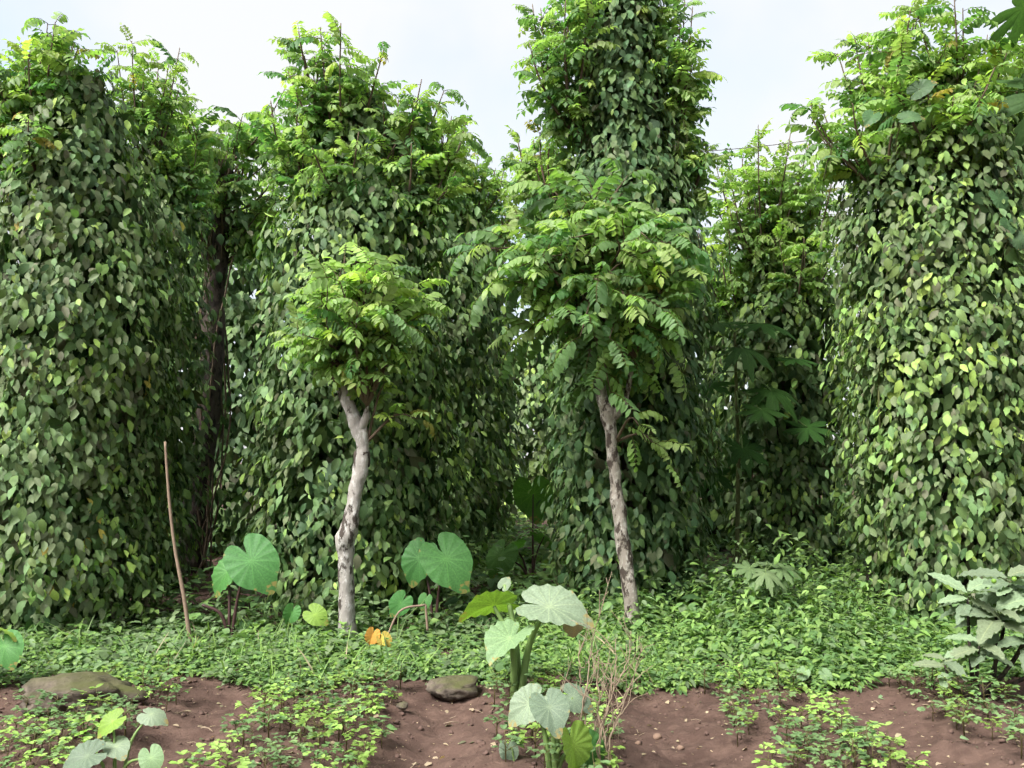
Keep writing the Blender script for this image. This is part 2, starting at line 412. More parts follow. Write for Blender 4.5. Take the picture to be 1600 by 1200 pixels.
def w_lobed(t):
    return (math.sin(math.pi * t ** .9) ** .75) * (1 + .13 * math.cos(t * 2 * math.pi * 3.5 + .4))
for i, (dr, wv) in enumerate([(.25, .02), (.45, .035), (.12, .015)]):
    add_tpl("lobed%d" % i, *blade(list(np.linspace(.06, .94, 13)), w_lobed, .42, .12, dr, 0, wv))

# ------------------------------------------------------------------ leaf colours (old, dusty, young, yellowing; dark and light ones also paint shade and light)
def shades(base, n, dv, dh, seed):
    r = np.random.default_rng(seed); out = []
    for _ in range(n):
        c = np.array(base) * (1 + r.normal(0, dv)); c = c * (1 + r.normal(0, dh, 3)); out.append(np.clip(c, .012, .6))
    return out
PAL = {}; TINTS = []
def pal(name, base, n=4, dv=.14, dh=.05):
    i = len(TINTS); TINTS.extend(shades(base, n, dv, dh, len(TINTS) + 5)); PAL[name] = np.arange(i, i + n)
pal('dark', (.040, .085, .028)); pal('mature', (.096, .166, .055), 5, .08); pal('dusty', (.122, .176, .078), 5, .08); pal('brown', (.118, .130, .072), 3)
pal('light', (.178, .255, .072), 4); pal('young', (.25, .36, .080), 4); pal('yellow', (.33, .30, .06), 2)
pal('ptree', (.125, .225, .080), 5); pal('ptreel', (.235, .365, .115), 5); pal('ptreey', (.36, .475, .125), 4); pal('ptip', (.30, .26, .06), 2); pal('blue', (.070, .130, .056), 3)
pal('weed', (.105, .188, .058), 5); pal('weedl', (.185, .295, .076), 4); pal('weedg', (.150, .212, .100), 4)
pal('pea', (.150, .255, .095), 4); pal('peal', (.23, .36, .090), 3)
pal('taro', (.070, .190, .052), 3); pal('tarol', (.21, .33, .055), 3); pal('tarop', (.19, .245, .15), 3); pal('tarod', (.10, .25, .05), 3)
pal('shrub', (.200, .255, .155), 4); pal('orange', (.48, .24, .05), 3); pal('drytan', (.30, .235, .15), 3); pal('papaya', (.036, .085, .018), 4)
TINTS = np.array(TINTS)

def pick(weights, n, r):
    names = list(weights); w = np.array([weights[k] for k in names], float); w /= w.sum()
    c = r.choice(len(names), n, p=w); return np.array([PAL[names[i]][r.integers(len(PAL[names[i]]))] for i in c], int)

STEMC = np.array([.10, .085, .035])
MESHES = {}
def leaf_mesh(tpl, ti, mat):
    k = (tpl, int(ti), mat.name)
    if k not in MESHES:
        T = TPL[tpl]; c = np.ones((len(T['v']), 4)); c[:, :3] = TINTS[ti]; c[T['stem'] > .5, :3] = STEMC
        MESHES[k] = raw_mesh(tpl.rstrip('0123456789') + "_leaf", T['v'], T['f'], mat, c, T['lp'])
    return MESHES[k]

class Cloud:
    """leaves of one thing: the largest seen become objects of their own, the others one joined part"""
    def __init__(self): self.t, self.p, self.M, self.c, self.s = [], [], [], [], []
    def add(self, tpl, p, F, size, tint):
        n = len(p); size = np.broadcast_to(size, (n,))
        self.t += list(tpl) if not isinstance(tpl, str) else [tpl] * n
        self.p.append(p); self.M.append(F * size[:, None, None]); self.s.append(size); self.c.append(np.broadcast_to(tint, (n,)))
    def pack(self):
        if isinstance(self.p, list):
            self.t = np.array(self.t); self.p = np.vstack(self.p); self.M = np.vstack(self.M); self.s = np.concatenate(self.s); self.c = np.concatenate(self.c)
    def choose(self, n, cell, minpx=9):
        """indices of up to n leaves that show largest from the photograph's standpoint"""
        ctr = self.p + self.M[:, :, 1] * .5; x, y, z = project(ctr)
        view = nrm(ctr - np.array([0, 0, EYE])); face = np.abs((nrm(self.M[:, :, 2]) * view).sum(-1))
        px = self.s * FPX / z; inside = (x > -20) & (x < 1620) & (y > -20) & (y < 1220)
        order = np.argsort(z); seen = set(); good = []
        cx, cy = (x // cell).astype(int), (y // cell).astype(int)
        for i in order:
            if not inside[i] or px[i] < minpx: continue
            k = (cx[i], cy[i])
            if k in seen: continue
            seen.add(k)
            if face[i] > .25: good.append(i)
        good = np.array(good, int)
        if len(good) == 0: return good
        return good[np.argsort(-(px * px * face)[good])[:n]]
    def joined(self, name, mat, idx, jit=.08, seed=3):
        r = np.random.default_rng(seed); V, F, C, L = [], [], [], []; o = 0
        for t in np.unique(self.t[idx]):
            k = idx[self.t[idx] == t]; T = TPL[t]; nv = len(T['v'])
            v = np.einsum('nij,vj->nvi', self.M[k], T['v']) + self.p[k][:, None]
            f = T['f'][None] + (np.arange(len(k)) * nv)[:, None, None] + o
            c = np.ones((len(k), nv, 4)); c[:, :, :3] = (TINTS[self.c[k]] * (1 + r.normal(0, jit, (len(k), 1))))[:, None]
            c[:, T['stem'] > .5, :3] = STEMC
            V.append(v.reshape(-1, 3)); F.append(f.reshape(-1, 3)); C.append(np.clip(c, .005, 1).reshape(-1, 4)); L.append(np.tile(T['lp'], (len(k), 1))); o += nv * len(k)
        return raw_mesh(name, np.vstack(V), np.vstack(F), mat, np.vstack(C), np.vstack(L))
    def build(self, parent, mat, n_obj, cell, leaf_name, rest_name, light=False):
        self.pack(); base = np.array(parent.location); self.p = self.p - 0.0
        sel = self.choose(n_obj, cell) if n_obj else np.zeros(0, int)
        for i in sel: link(leaf_name, leaf_mesh(self.t[i], self.c[i], mat), parent, self.p[i] - base, self.M[i])
        rest = np.setdiff1d(np.arange(len(self.p)), sel)
        if light: self.t = np.array([q.replace('pinA', 'pinF').replace('pepper', 'pepperlite') for q in self.t])
        if len(rest):
            self.p = self.p - base; link(rest_name, self.joined(rest_name, mat, rest), parent, kind="stuff")

# ------------------------------------------------------------------ the ground: one sheet with beds, furrows and a far plain
FURROW = [-3.25, -1.85, -0.42, 0.92, 2.25, 3.6]
def ground_z(x, y):
    x = np.asarray(x, float); y = np.asarray(y, float); sh = x.shape; p = np.stack([x.ravel(), y.ravel(), np.zeros(x.size)], -1)
    wob = .10 * vnoise(p * np.array([0, .9, 1]) + 3.1).reshape(sh)
    z = .02 * fbm(p * 1.1, 3).reshape(sh)
    near = np.clip((6.5 - y) / .5, 0, 1) * np.clip((y - 1) / .5, 0, 1)
    for c in FURROW:
        z = z - .075 * np.exp(-((x - c - wob) / .24) ** 2 * 1.1) * near
    z = z + .018 * fbm(p * 7, 3).reshape(sh) * np.clip((9 - y) / 2, 0, 1) + .011 * fbm(p * 24 + 5, 2).reshape(sh) * np.clip((7.5 - y) / 1.5, 0, 1)
    return z

def axis(lo, hi, step, far):
    a = np.arange(lo, hi + 1e-6, step); g = []; s, q = step, 0.0
    while q < far: s *= 1.45; q += s; g.append(q)
    return np.concatenate([(lo - np.array(g))[::-1], a, hi + np.array(g)])
gx, gy = axis(-4.2, 4.2, .03, 600), axis(3.8, 7.4, .03, 600)
X, Y = np.meshgrid(gx, gy); Z = ground_z(X, Y)
n0, n1 = X.shape; ii = (np.arange(n0 - 1)[:, None] * n1 + np.arange(n1 - 1)[None]).ravel()
me = raw_mesh("ground", np.stack([X, Y, Z], -1).reshape(-1, 3), np.stack([ii, ii + 1, ii + n1 + 1, ii + n1], -1), M_SOIL)
structure("ground", me)

# ------------------------------------------------------------------ support trees clothed in pepper vine
def column(name_label, base, prof, n_leaf, crown, tints, crown_tints, n_obj=0, n_cobj=0, size=.155, seed=1, lean=(0, 0), far=False, shoots=None, bare=False):
    """prof: (height, radius) of the vine; crown: list of (dx, dy, z0, length, spread, n_shoots)"""
    r = np.random.default_rng(seed); bx, by = base
    t = thing("pepper_vine_tree", (bx, by, 0), name_label, "vine tree", "support trees covered in pepper vine")
    pr = np.array(prof); H = pr[-1, 0]
    # trunk inside the vine
    zz = np.linspace(-.05, H - .3, 14); tp = np.stack([lean[0] * zz / H + .05 * np.sin(zz * 1.3 + seed), lean[1] * zz / H + .05 * np.cos(zz * 1.1 + seed), zz], -1)
    v, f = tube(tp, np.linspace(.13, .06, 14), 8, .12, seed); link("trunk", raw_mesh("trunk", v, f, M_DARKBARK), t)
    C = Cloud()
    nt = n_leaf // 5
    # twigs spread evenly over the vine's surface, thinner on the far side
    z = r.uniform(pr[0, 0], H, nt * 4); rad = np.interp(z, pr[:, 0], pr[:, 1]); keep = r.uniform(0, pr[:, 1].max(), nt * 4) < rad
    z = z[keep][:nt]; k = len(z); ph = r.uniform(-math.pi, math.pi, k)
    toward = np.array([-bx, -by]) / math.hypot(bx, by)
    facing = np.cos(ph) * toward[0] + np.sin(ph) * toward[1]
    kk = r.uniform(0, 1, k) < np.clip(.80 + facing * .8, .42, 1); z, ph = z[kk], ph[kk]; k = len(z)
    R0 = np.interp(z, pr[:, 0], pr[:, 1])
    q = np.stack([np.cos(ph) * 1.6, np.sin(ph) * 1.6, z * 1.15], -1)
    R0 = R0 * (1 + .18 * fbm(q + seed * 3.7, 2) + .11 * fbm(q * 3 + seed, 2))
    gap = fbm(q * 2.6 + seed * 9.1, 2)                                  # where the vine is thin
    kk = gap > -.62; z, ph, R0, gap, q = z[kk], ph[kk], R0[kk], gap[kk], q[kk]; k = len(z)
    depth = np.where(r.uniform(0, 1, k) < .26, r.uniform(.55, .85, k), r.uniform(.88, 1.05, k)); depth = np.where(r.uniform(0, 1, k) < .06, r.uniform(1.05, 1.2, k), depth)
    order_ = np.argsort(np.argsort(fbm(q[:k] * 2.2 + 31 + seed, 2) + r.normal(0, .45, k))); cls = np.sort(pick(tints, k, r))[order_]
    cx = bx + lean[0] * z / H; cy = by + lean[1] * z / H
    for j in range(5):
        a = ph + r.normal(0, .10, k) / np.maximum(R0, .3); rr = R0 * depth + r.normal(0, .05, k) - .02 * j
        rad_ = np.stack([np.cos(a), np.sin(a), np.zeros(k)], -1); tan = np.stack([-np.sin(a), np.cos(a), np.zeros(k)], -1)
        p = np.stack([cx, cy, z], -1) + rad_ * rr[:, None]; p[:, 2] += .09 - .05 * j + r.normal(0, .035, k)
        d = -np.array([0, 0, 1.0]) * r.uniform(.55, 1.05, (k, 1)) + rad_ * r.normal(.5, .28, (k, 1)) + tan * r.normal(0, .45, (k, 1))
        nn = rad_ * r.uniform(.6, 1.1, (k, 1)) + np.array([0, 0, 1.0]) * r.normal(.6, .35, (k, 1)) + tan * r.normal(0, .3, (k, 1)); wild = (r.uniform(0, 1, (k, 1)) < .06); d = d + wild * r.normal(0, .8, (k, 3)); nn = nn + wild * r.normal(0, .6, (k, 3))
        tint = np.where(r.uniform(0, 1, k) < .62, cls, pick(tints, k, r))
        sz = size * np.clip(r.normal(1, .24, k), .45, 1.4)
        ok = p[:, 2] > .10; p[~ok, 2] = .12 + r.uniform(0, .2, (~ok).sum())
        tp_ = np.array(["far0"] * k) if far else np.array(["pepper%d" % m for m in r.integers(0, 4, k)])
        C.add(list(tp_), p, frames(d, nn), sz, tint)
    # filler leaves between surface and trunk, tinted dark to paint shade into the gaps
    nc = int(n_leaf * .20); z = r.uniform(pr[0, 0], H, nc); a = r.uniform(-math.pi, math.pi, nc)
    R1 = np.interp(z, pr[:, 0], pr[:, 1]) * (1 + .16 * fbm(np.stack([np.cos(a) * 1.6, np.sin(a) * 1.6, z * 1.15], -1) + seed * 3.7, 2)) * r.uniform(.35, .82, nc)
    rad_ = np.stack([np.cos(a), np.sin(a), 0 * a], -1); p = np.stack([bx + lean[0] * z / H, by + lean[1] * z / H, z], -1) + rad_ * R1[:, None]
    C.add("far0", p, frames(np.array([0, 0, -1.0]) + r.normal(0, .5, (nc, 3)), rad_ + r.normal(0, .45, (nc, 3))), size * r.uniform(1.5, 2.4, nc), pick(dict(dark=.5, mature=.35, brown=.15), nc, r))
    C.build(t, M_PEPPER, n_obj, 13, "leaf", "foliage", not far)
    if not far:
        parts = []
        for m in range(9):
            a0 = r.uniform(0, 6.28); zz = np.linspace(0, H * r.uniform(.6, .97), 12); aa = a0 + .6 * np.sin(zz * 1.7 + m)
            rr = np.interp(zz, pr[:, 0], pr[:, 1]) * r.uniform(.2, .6)
            parts.append(tube(np.stack([lean[0] * zz / H + rr * np.cos(aa), lean[1] * zz / H + rr * np.sin(aa), zz], -1), .013, 4))
        v, f = merge(parts); link("vine_stems", raw_mesh("vine_stems", v, f, M_TWIG), t, kind="stuff")
    # crown: leafy shoots of the support tree above and through the vine
    if crown:
        K = Cloud(); br = []
        for (dx, dy, z0, ln_, sp, ns) in crown:
            for m in range(int(ns * (.9 if far else 1.3))):
                a = r.uniform(0, 6.28); out = np.array([math.cos(a), math.sin(a), 0]) * r.uniform(.2, 1.15) * sp
                L = ln_ * r.uniform(.5, 1.2)
                p0 = np.array([lean[0] + dx * .35, lean[1] + dy * .35, z0 - .5]); p1 = p0 + np.array([dx * .5, dy * .5, .45]) + out * .35
                p2 = np.array([lean[0] + dx, lean[1] + dy, z0]) + out * .8 + np.array([0, 0, L * .45]); p3 = p2 + out * .35 + np.array([0, 0, L * .45])
                P = spline([p0, p1, p2, p3], 14); v, f = tube(P, np.linspace(.022, .005, 14), 4); br.append((v, f))
                nl = int(8 + 9 * L)
                tt = r.uniform(.22, 1.0, nl) ** .85; idx = tt * 13; ia = np.minimum(idx.astype(int), 12)
                pos = P[ia] + (P[ia + 1] - P[ia]) * (idx - ia)[:, None]
                aa = np.arange(nl) * 2.4 + r.uniform(0, 6.28); el = r.normal(.25, .35, nl) + (tt - .6) * .8
                d = np.stack([np.cos(aa) * np.cos(el), np.sin(aa) * np.cos(el), np.sin(el)], -1)
                top = (tt > .72) & (r.uniform(0, 1, nl) < .7)
                ti = np.where(top, pick(crown_tints[1], nl, r), pick(crown_tints[0], nl, r))
                sz = np.where(top, .28, .345) * r.uniform(.75, 1.15, nl)
                K.add(["%s%d" % ("pinF" if far else "pinA", q) for q in r.integers(0, 5, nl)], pos + np.array([bx, by, 0]), frames(d, np.array([0, 0, 1.0]) + r.normal(0, .25, (nl, 3))), sz, ti)
        v, f = merge(br); link("branches", raw_mesh("branches", v, f, M_TWIG), t, kind="stuff")
        K.build(t, M_PINNATE, n_cobj, 36, "compound_leaf", "crown", True)
    return t

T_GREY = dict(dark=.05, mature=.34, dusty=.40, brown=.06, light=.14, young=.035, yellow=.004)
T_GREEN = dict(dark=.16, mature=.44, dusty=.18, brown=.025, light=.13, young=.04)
T_LIT = dict(dark=.03, mature=.28, dusty=.36, brown=.05, light=.24, young=.06)  # lighter leaf mix, paints stronger light onto the bright columns
T_DARK = dict(dark=.45, mature=.40, dusty=.10, brown=.03, light=.02)  # darker leaf mix, shade painted into the leaves of the dim columns
T_HEART = dict(blue=.5, dark=.2, mature=.25, dusty=.05)
CR = (dict(ptree=.6, ptreel=.38, ptreey=.02), dict(ptree=.1, ptreel=.55, ptreey=.33, ptip=.02))
CRY = (dict(ptree=.35, ptreel=.5, ptreey=.15), dict(ptreel=.42, ptreey=.55, ptip=.03))

# front row
column("grey-green pepper vine column at the left edge of the photo beside the thin wooden pole", (-4.25, 8.6),
       [(.05, .72), (.5, .90), (1.5, .96), (2.8, .94), (3.7, .84), (4.3, .68), (4.8, .45), (5.3, .25)], 17000,
       [(-.40, -.1, 4.75, 1.0, .45, 12), (-.8, -.1, 4.6, 1.1, .4, 8), (-.1, 0, 4.6, .5, .35, 4), (-.3, -.35, 4.25, .5, .45, 6)], T_GREY, CR, 300, 150, .100, 11)
column("tall pepper vine column behind the two pale trunks' left one, with an airy pointed crown", (-1.62, 9.4),
       [(.05, .8), (.5, 1.0), (1.5, 1.05), (2.8, 1.0), (3.6, .98), (4.1, .82), (4.6, .6), (5.1, .4), (5.5, .2)], 16500,
       [(-.2, -.2, 4.8, 1.2, .45, 14), (.3, -.1, 4.5, .9, .5, 10), (-.7, 0, 4.4, .9, .45, 8), (.75, .2, 4.5, .8, .4, 6), (-.1, -.4, 4.2, .7, .5, 8), (.55, -.3, 4.0, .7, .4, 7)], T_GREEN, CR, 300, 180, .102, 12)
column("tallest pepper vine column, its heart-leaved narrow top running out of the picture", (1.23, 9.4),
       [(.15, .6), (.6, .8), (1.6, .82), (2.8, .80), (3.9, .80), (4.5, .62), (5.0, .52), (6.0, .46), (7.0, .35)], 16000,
       [(-.70, -.1, 5.2, 1.4, .42, 12), (.48, .15, 4.8, 1.7, .48, 14), (.25, .1, 5.9, 1.1, .5, 8), (-.35, .1, 5.9, 1.0, .5, 7), (-.85, .2, 4.3, .9, .5, 9), (.6, .1, 4.3, .9, .35, 7)], dict(dark=.22, mature=.40, blue=.2, dusty=.1, brown=.05, light=.05), CR, 300, 180, .102, 13)
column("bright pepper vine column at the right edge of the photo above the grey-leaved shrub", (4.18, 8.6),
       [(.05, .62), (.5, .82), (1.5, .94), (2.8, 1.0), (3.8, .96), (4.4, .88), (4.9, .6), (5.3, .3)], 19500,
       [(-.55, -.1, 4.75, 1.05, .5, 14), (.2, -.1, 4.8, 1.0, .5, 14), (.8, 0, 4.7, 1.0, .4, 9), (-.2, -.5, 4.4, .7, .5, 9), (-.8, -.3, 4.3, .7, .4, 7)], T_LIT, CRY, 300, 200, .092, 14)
# second row and beyond
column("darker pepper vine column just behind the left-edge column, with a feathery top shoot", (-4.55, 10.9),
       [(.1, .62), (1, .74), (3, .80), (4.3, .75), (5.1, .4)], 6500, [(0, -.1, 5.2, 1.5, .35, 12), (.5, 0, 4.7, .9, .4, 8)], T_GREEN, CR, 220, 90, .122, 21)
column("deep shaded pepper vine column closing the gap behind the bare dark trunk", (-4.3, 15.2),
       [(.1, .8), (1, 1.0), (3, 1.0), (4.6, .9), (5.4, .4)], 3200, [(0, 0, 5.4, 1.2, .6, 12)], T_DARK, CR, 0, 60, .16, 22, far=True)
column("shaded pepper vine column lining the alley just behind the pointed-crowned one", (-1.05, 12.5),
       [(.1, .7), (1, .82), (3, .84), (4.6, .8), (5.5, .45)], 6500, [(0, -.1, 5.5, .9, .5, 12), (.55, 0, 5.0, .9, .4, 8)], T_GREEN, CR, 200, 100, .122, 23)
column("third pepper vine column left of the alley, a narrow strip beside the far light", (-.78, 15.2),
       [(.1, .7), (1, .78), (3, .78), (4.6, .75), (5.6, .5)], 3000, [(0, 0, 5.7, 1.2, .6, 14), (.8, 0, 5.4, 1.0, .5, 8)], T_GREEN, CRY, 100, 50, .16, 24, far=True)
column("fourth pepper vine column on the left side of the alley, farthest of its row", (-.55, 19.0),
       [(.1, .6), (1, .72), (3, .72), (5.6, .5)], 1800, [(0, 0, 5.6, 1.2, .7, 10)], T_GREEN, CRY, 0, 0, .18, 25, far=True)
column("pepper vine column hidden behind the tallest column, only its crown edge showing", (1.42, 12.6),
       [(.1, .7), (1, .8), (3, .8), (5.4, .5)], 2800, [(0, 0, 5.4, 1.1, .6, 12), (-.8, 0, 5.0, 1.0, .5, 8)], T_GREEN, CRY, 0, 40, .16, 26, far=True)
column("pepper vine column on the right side of the alley beside the far light", (1.45, 16.2),
       [(.1, .6), (1, .74), (3, .74), (5.4, .5)], 2400, [(0, 0, 5.4, 1.2, .7, 12)], T_GREEN, CRY, 60, 0, .17, 27, far=True)
column("low pepper vine column under a bright yellow-green crown, behind the papaya leaves", (3.66, 12.0),
       [(.1, .75), (1, .88), (2.6, .88), (3.6, .75), (4.2, .45)], 6500,
       [(-.35, -.2, 4.2, 1.5, .6, 18), (.3, -.1, 4.3, 1.2, .5, 12), (-.7, -.1, 3.5, 1.0, .4, 9), (0, -.6, 3.6, .9, .5, 8)], T_GREEN, CRY, 220, 160, .122, 28)
column("dark pepper vine column deep between the papaya plant and the tallest column", (3.5, 15.6),
       [(.1, .8), (1, .95), (3, .95), (4.4, .6)], 2600, [(0, 0, 4.5, 1.2, .7, 12)], T_GREEN, CRY, 0, 0, .17, 29, far=True)
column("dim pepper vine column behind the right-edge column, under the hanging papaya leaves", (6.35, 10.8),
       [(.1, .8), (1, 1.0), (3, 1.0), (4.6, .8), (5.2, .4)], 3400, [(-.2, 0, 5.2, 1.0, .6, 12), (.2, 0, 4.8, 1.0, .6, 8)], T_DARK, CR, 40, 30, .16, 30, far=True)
for k, (x, y, lab) in enumerate([
        (-7.0, 10.6, "pepper vine column beyond the left-edge column, mostly out of the picture"),
        (-7.2, 14.2, "far pepper vine column glimpsed past the left-edge column"),
        (-2.6, 19.2, "far pepper vine column behind the left alley row"),
        (3.2, 20.0, "far pepper vine column behind the low yellow-green crowned one"),
        (6.4, 15.5, "far pepper vine column behind the right-edge column"),
        (.75, 25.0, "sunlit pepper vine column at the far end of the alley"), (-5.5, 15.6, "far pepper vine column behind the deep shaded one on the left"), (-3.0, 16.2, "far pepper vine column in the dark gap right of the bare trunk"), (1.9, 28.0, "far pepper vine column behind the sunlit alley end"), (-1.2, 27.0, "farthest pepper vine column seen left of the alley end")]):
    column(lab, (x, y), [(.1, .8), (1, 1.0), (3, 1.0), (4.6, .8), (5.3, .4)] if k != 5 else [(.1, 1.3), (2, 1.4), (4, 1.2), (5, .5)], 4200 if k == 5 else 2000,
           [(0, 0, 5.2, 1.2, .7, 12)], T_LIT if k == 5 else T_GREEN, CRY, 0, 0, .19, 70 + k, far=True)

# the tree whose dark trunk shows bare, between the second row and the alley
def bare_tree():
    r = np.random.default_rng(91); Yd = 12.6
    t = thing("bare_trunk_tree", (*at(300, 880, Yd)[:2], 0), "dark bare trunk wrapped in vine stems, in deep shade behind the wooden pole", "tree")
    b = np.array(t.location)
    P = spline([at(298, 905, Yd) , at(305, 800, Yd), at(325, 640, Yd), at(335, 460, Yd), at(345, 340, Yd), at(352, 260, Yd)], 30) - b
    P[0, 2] = -.05
    v, f = tube(P, np.linspace(.20, .12, 30), 10, .3, 3.0); link("trunk", raw_mesh("trunk", v, f, M_DARKBARK), t)
    for m in range(14):
        a0 = r.uniform(0, 6.28); k = np.linspace(0, 29, 22).astype(int); aa = a0 + .8 * np.sin(np.linspace(0, 5, 22) + m)
        Q = P[k] + np.stack([np.cos(aa), np.sin(aa), 0 * aa], -1) * (.2 + .12 * np.sin(np.linspace(0, 9, 22) * r.uniform(.6, 1.3) + m))[:, None]
        v, f = tube(Q, .014, 4); link("vine_stem", raw_mesh("vine_stem", v, f, M_TWIG), t)
    C = Cloud(); n = 420; k = r.integers(4, 30, n); a = r.uniform(0, 6.28, n); rad = np.stack([np.cos(a), np.sin(a), 0 * a], -1)
    p = P[k] + b + rad * r.uniform(.2, .75, (n, 1)) + r.normal(0, .1, (n, 3))
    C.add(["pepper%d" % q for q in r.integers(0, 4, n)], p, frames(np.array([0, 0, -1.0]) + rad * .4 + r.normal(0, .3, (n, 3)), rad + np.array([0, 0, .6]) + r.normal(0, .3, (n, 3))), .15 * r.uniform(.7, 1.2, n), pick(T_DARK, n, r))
    C.build(t, M_PEPPER, 80, 17, "leaf", "foliage")
    K = Cloud(); br = []
    for m in range(34):
        a = r.uniform(0, 6.28); L = r.uniform(.7, 1.7); o = np.array([math.cos(a), math.sin(a), 0]); s0 = P[r.integers(19, 30)]
        Q = spline([s0, s0 + o * .35 * L + [0, 0, .35], s0 + o * .65 * L + [0, 0, .7 * L]], 12); br.append(tube(Q, np.linspace(.02, .005, 12), 4))
        nl = 16; i = r.integers(4, 12, nl); aa = np.arange(nl) * 2.4; el = r.normal(.2, .4, nl)
        d = np.stack([np.cos(aa) * np.cos(el), np.sin(aa) * np.cos(el), np.sin(el)], -1)
        K.add(["pinA%d" % q for q in r.integers(0, 5, nl)], Q[i] + b, frames(d, np.array([0, 0, 1.0]) + r.normal(0, .25, (nl, 3))), .4 * r.uniform(.7, 1.15, nl), pick(CR[0] if L < 1.2 else CRY[0], nl, r))
    v, f = merge(br); link("branches", raw_mesh("branches", v, f, M_TWIG), t, kind="stuff")
    K.build(t, M_PINNATE, 100, 36, "compound_leaf", "crown", True)
bare_tree()

# ------------------------------------------------------------------ the two young pale-trunked trees in front
def young_tree(label, Yd, trunk, forks, crown, nb, per, leaf, tints, seed, extra=(), low=(), knots=(), bark=None):
    r = np.random.default_rng(seed); b0 = at(trunk[0][0], trunk[0][1], Yd)
    t = thing("young_tree", (b0[0], Yd, 0), label, "tree", "young pale-trunked trees"); b = np.array(t.location); s = Yd / FPX
    pts = np.array([np.append(at(px, py, Yd + dy) - b, rp_ * s) for px, py, rp_, dy in trunk]); pts[0, 2] = -.06
    P = spline(pts, 110); P[:, 3] *= .9; v, f = tube(P[:, :3], P[:, 3], 20, .20, seed); tr = link("trunk", raw_mesh("trunk", v, f, bark), t)
    for (px, py, rp_, hh) in knots:
        q = at(px, py, Yd) - b; th = np.linspace(-1.2, 1.2, 7); v, f = tube(np.stack([q[0] + 0 * th, q[1] + 0 * th, q[2] + np.sin(th) * hh * s], -1), rp_ * s * np.cos(th) ** .25, 16, .30, seed + px)
        link("knot", raw_mesh("knot", v, f, M_DARKBARK), t)
    for fk in forks:
        q = spline(np.array([np.append(at(px, py, Yd + dy) - b, rp_ * s) for px, py, rp_, dy in fk]), 18)
        v, f = tube(q[:, :3], q[:, 3], 9, .15, seed + 1); link("limb", raw_mesh("limb", v, f, bark), t)
    (cx, cy, rx, ry, dz) = crown; c = at(cx, cy, Yd - .1) - b; rx, ry = rx * s, ry * s
    tops = [P[-1, :3]] + [at(*fk[-1][:2], Yd + fk[-1][3]) - b for fk in forks]
    K = Cloud()
    def limb(s0, tip, nl, col, sz):
        mid = (s0 + tip) / 2 + np.array([0, 0, .12]) + r.normal(0, .05, 3); Q = spline([s0, mid, tip], 12)
        v, f = tube(Q, np.linspace(.016, .004, 12), 5); link("branch", raw_mesh("branch", v, f, M_TWIG), t)
        tt = np.linspace(.35, 1, nl); i = np.minimum((tt * 11).astype(int), 11); ax = nrm((tip - s0)[None])[0]
        aa = np.arange(nl) * 2.3 + r.uniform(0, 6.28)
        u = nrm(np.cross(ax, np.array([.3, .2, 1.0]))[None])[0]; w = np.cross(ax, u)
        d = u * np.cos(aa)[:, None] + w * np.sin(aa)[:, None] + ax * (.5 + .7 * tt[:, None]) + np.array([0, 0, .1]) + r.normal(0, .15, (nl, 3))
        d[:, 2] *= .7
        K.add(["pinA%d" % q for q in r.integers(0, 5, nl)], Q[i] + b, frames(d, np.array([0, -.25, 1.0]) + r.normal(0, .2, (nl, 3))), sz * r.uniform(.75, 1.15, nl), col)
    for m in range(nb):
        g = nrm(r.normal(0, 1, (1, 3)))[0]; q = r.uniform(.45, 1) ** .6
        tip = c + g * np.array([rx, dz, ry]) * q * .85
        hi = (tip[2] - c[2]) / ry
        col = np.where(r.uniform(0, 1, per) < np.clip(.25 + hi * .6, .05, .85), pick(tints[1], per, r), pick(tints[0], per, r))
        limb(tops[m % len(tops)], tip, per, col, leaf)
    for (px, py, dy, nl) in extra: limb(tops[0], at(px, py, Yd + dy) - b, nl, pick(tints[0], nl, r), leaf * 1.15)
    for (x0, y0, px, py, dy, nl) in low: limb(at(x0, y0, Yd) - b, at(px, py, Yd + dy) - b, nl, pick(tints[1], nl, r), leaf * .8)
    K.build(t, M_PINNATE, 300, 16, "compound_leaf", "crown")
    return t

young_tree("shorter young tree with a blotched white trunk and a dark ring, small round crown", 7.75,
           [(545, 1006, 20, 0), (543.5, 992, 16.5, 0), (543, 975, 15, 0), (541, 930, 14, 0), (540, 870, 14, 0), (539, 846, 16, 0), (545, 826, 16, 0), (552, 790, 12, 0), (561, 745, 12.5, 0), (565, 720, 13.5, 0), (566, 695, 12, 0), (560, 668, 13.5, 0), (550, 645, 12, 0), (541, 625, 11, 0), (540, 600, 7, 0), (541, 570, 5, 0)],
           [[(562, 672, 9, 0), (571, 656, 7, -.03), (573, 642, 4.5, -.05), (574, 634, 3, -.05)], [(543, 632, 6, 0), (533, 620, 4, .02), (524, 596, 2, .05)]],
           (548, 490, 135, 112, .62), 46, 8, .31, (dict(ptree=.42, ptreel=.5, ptreey=.08), dict(ptreel=.45, ptreey=.5, ptip=.05)), 31,
           low=[(574, 690, 600, 600, -.1, 6), (574, 690, 655, 655, -.15, 6)], knots=[(565, 717, 13.2, 14), (541, 838, 13.6, 8)], bark=M_BARK)
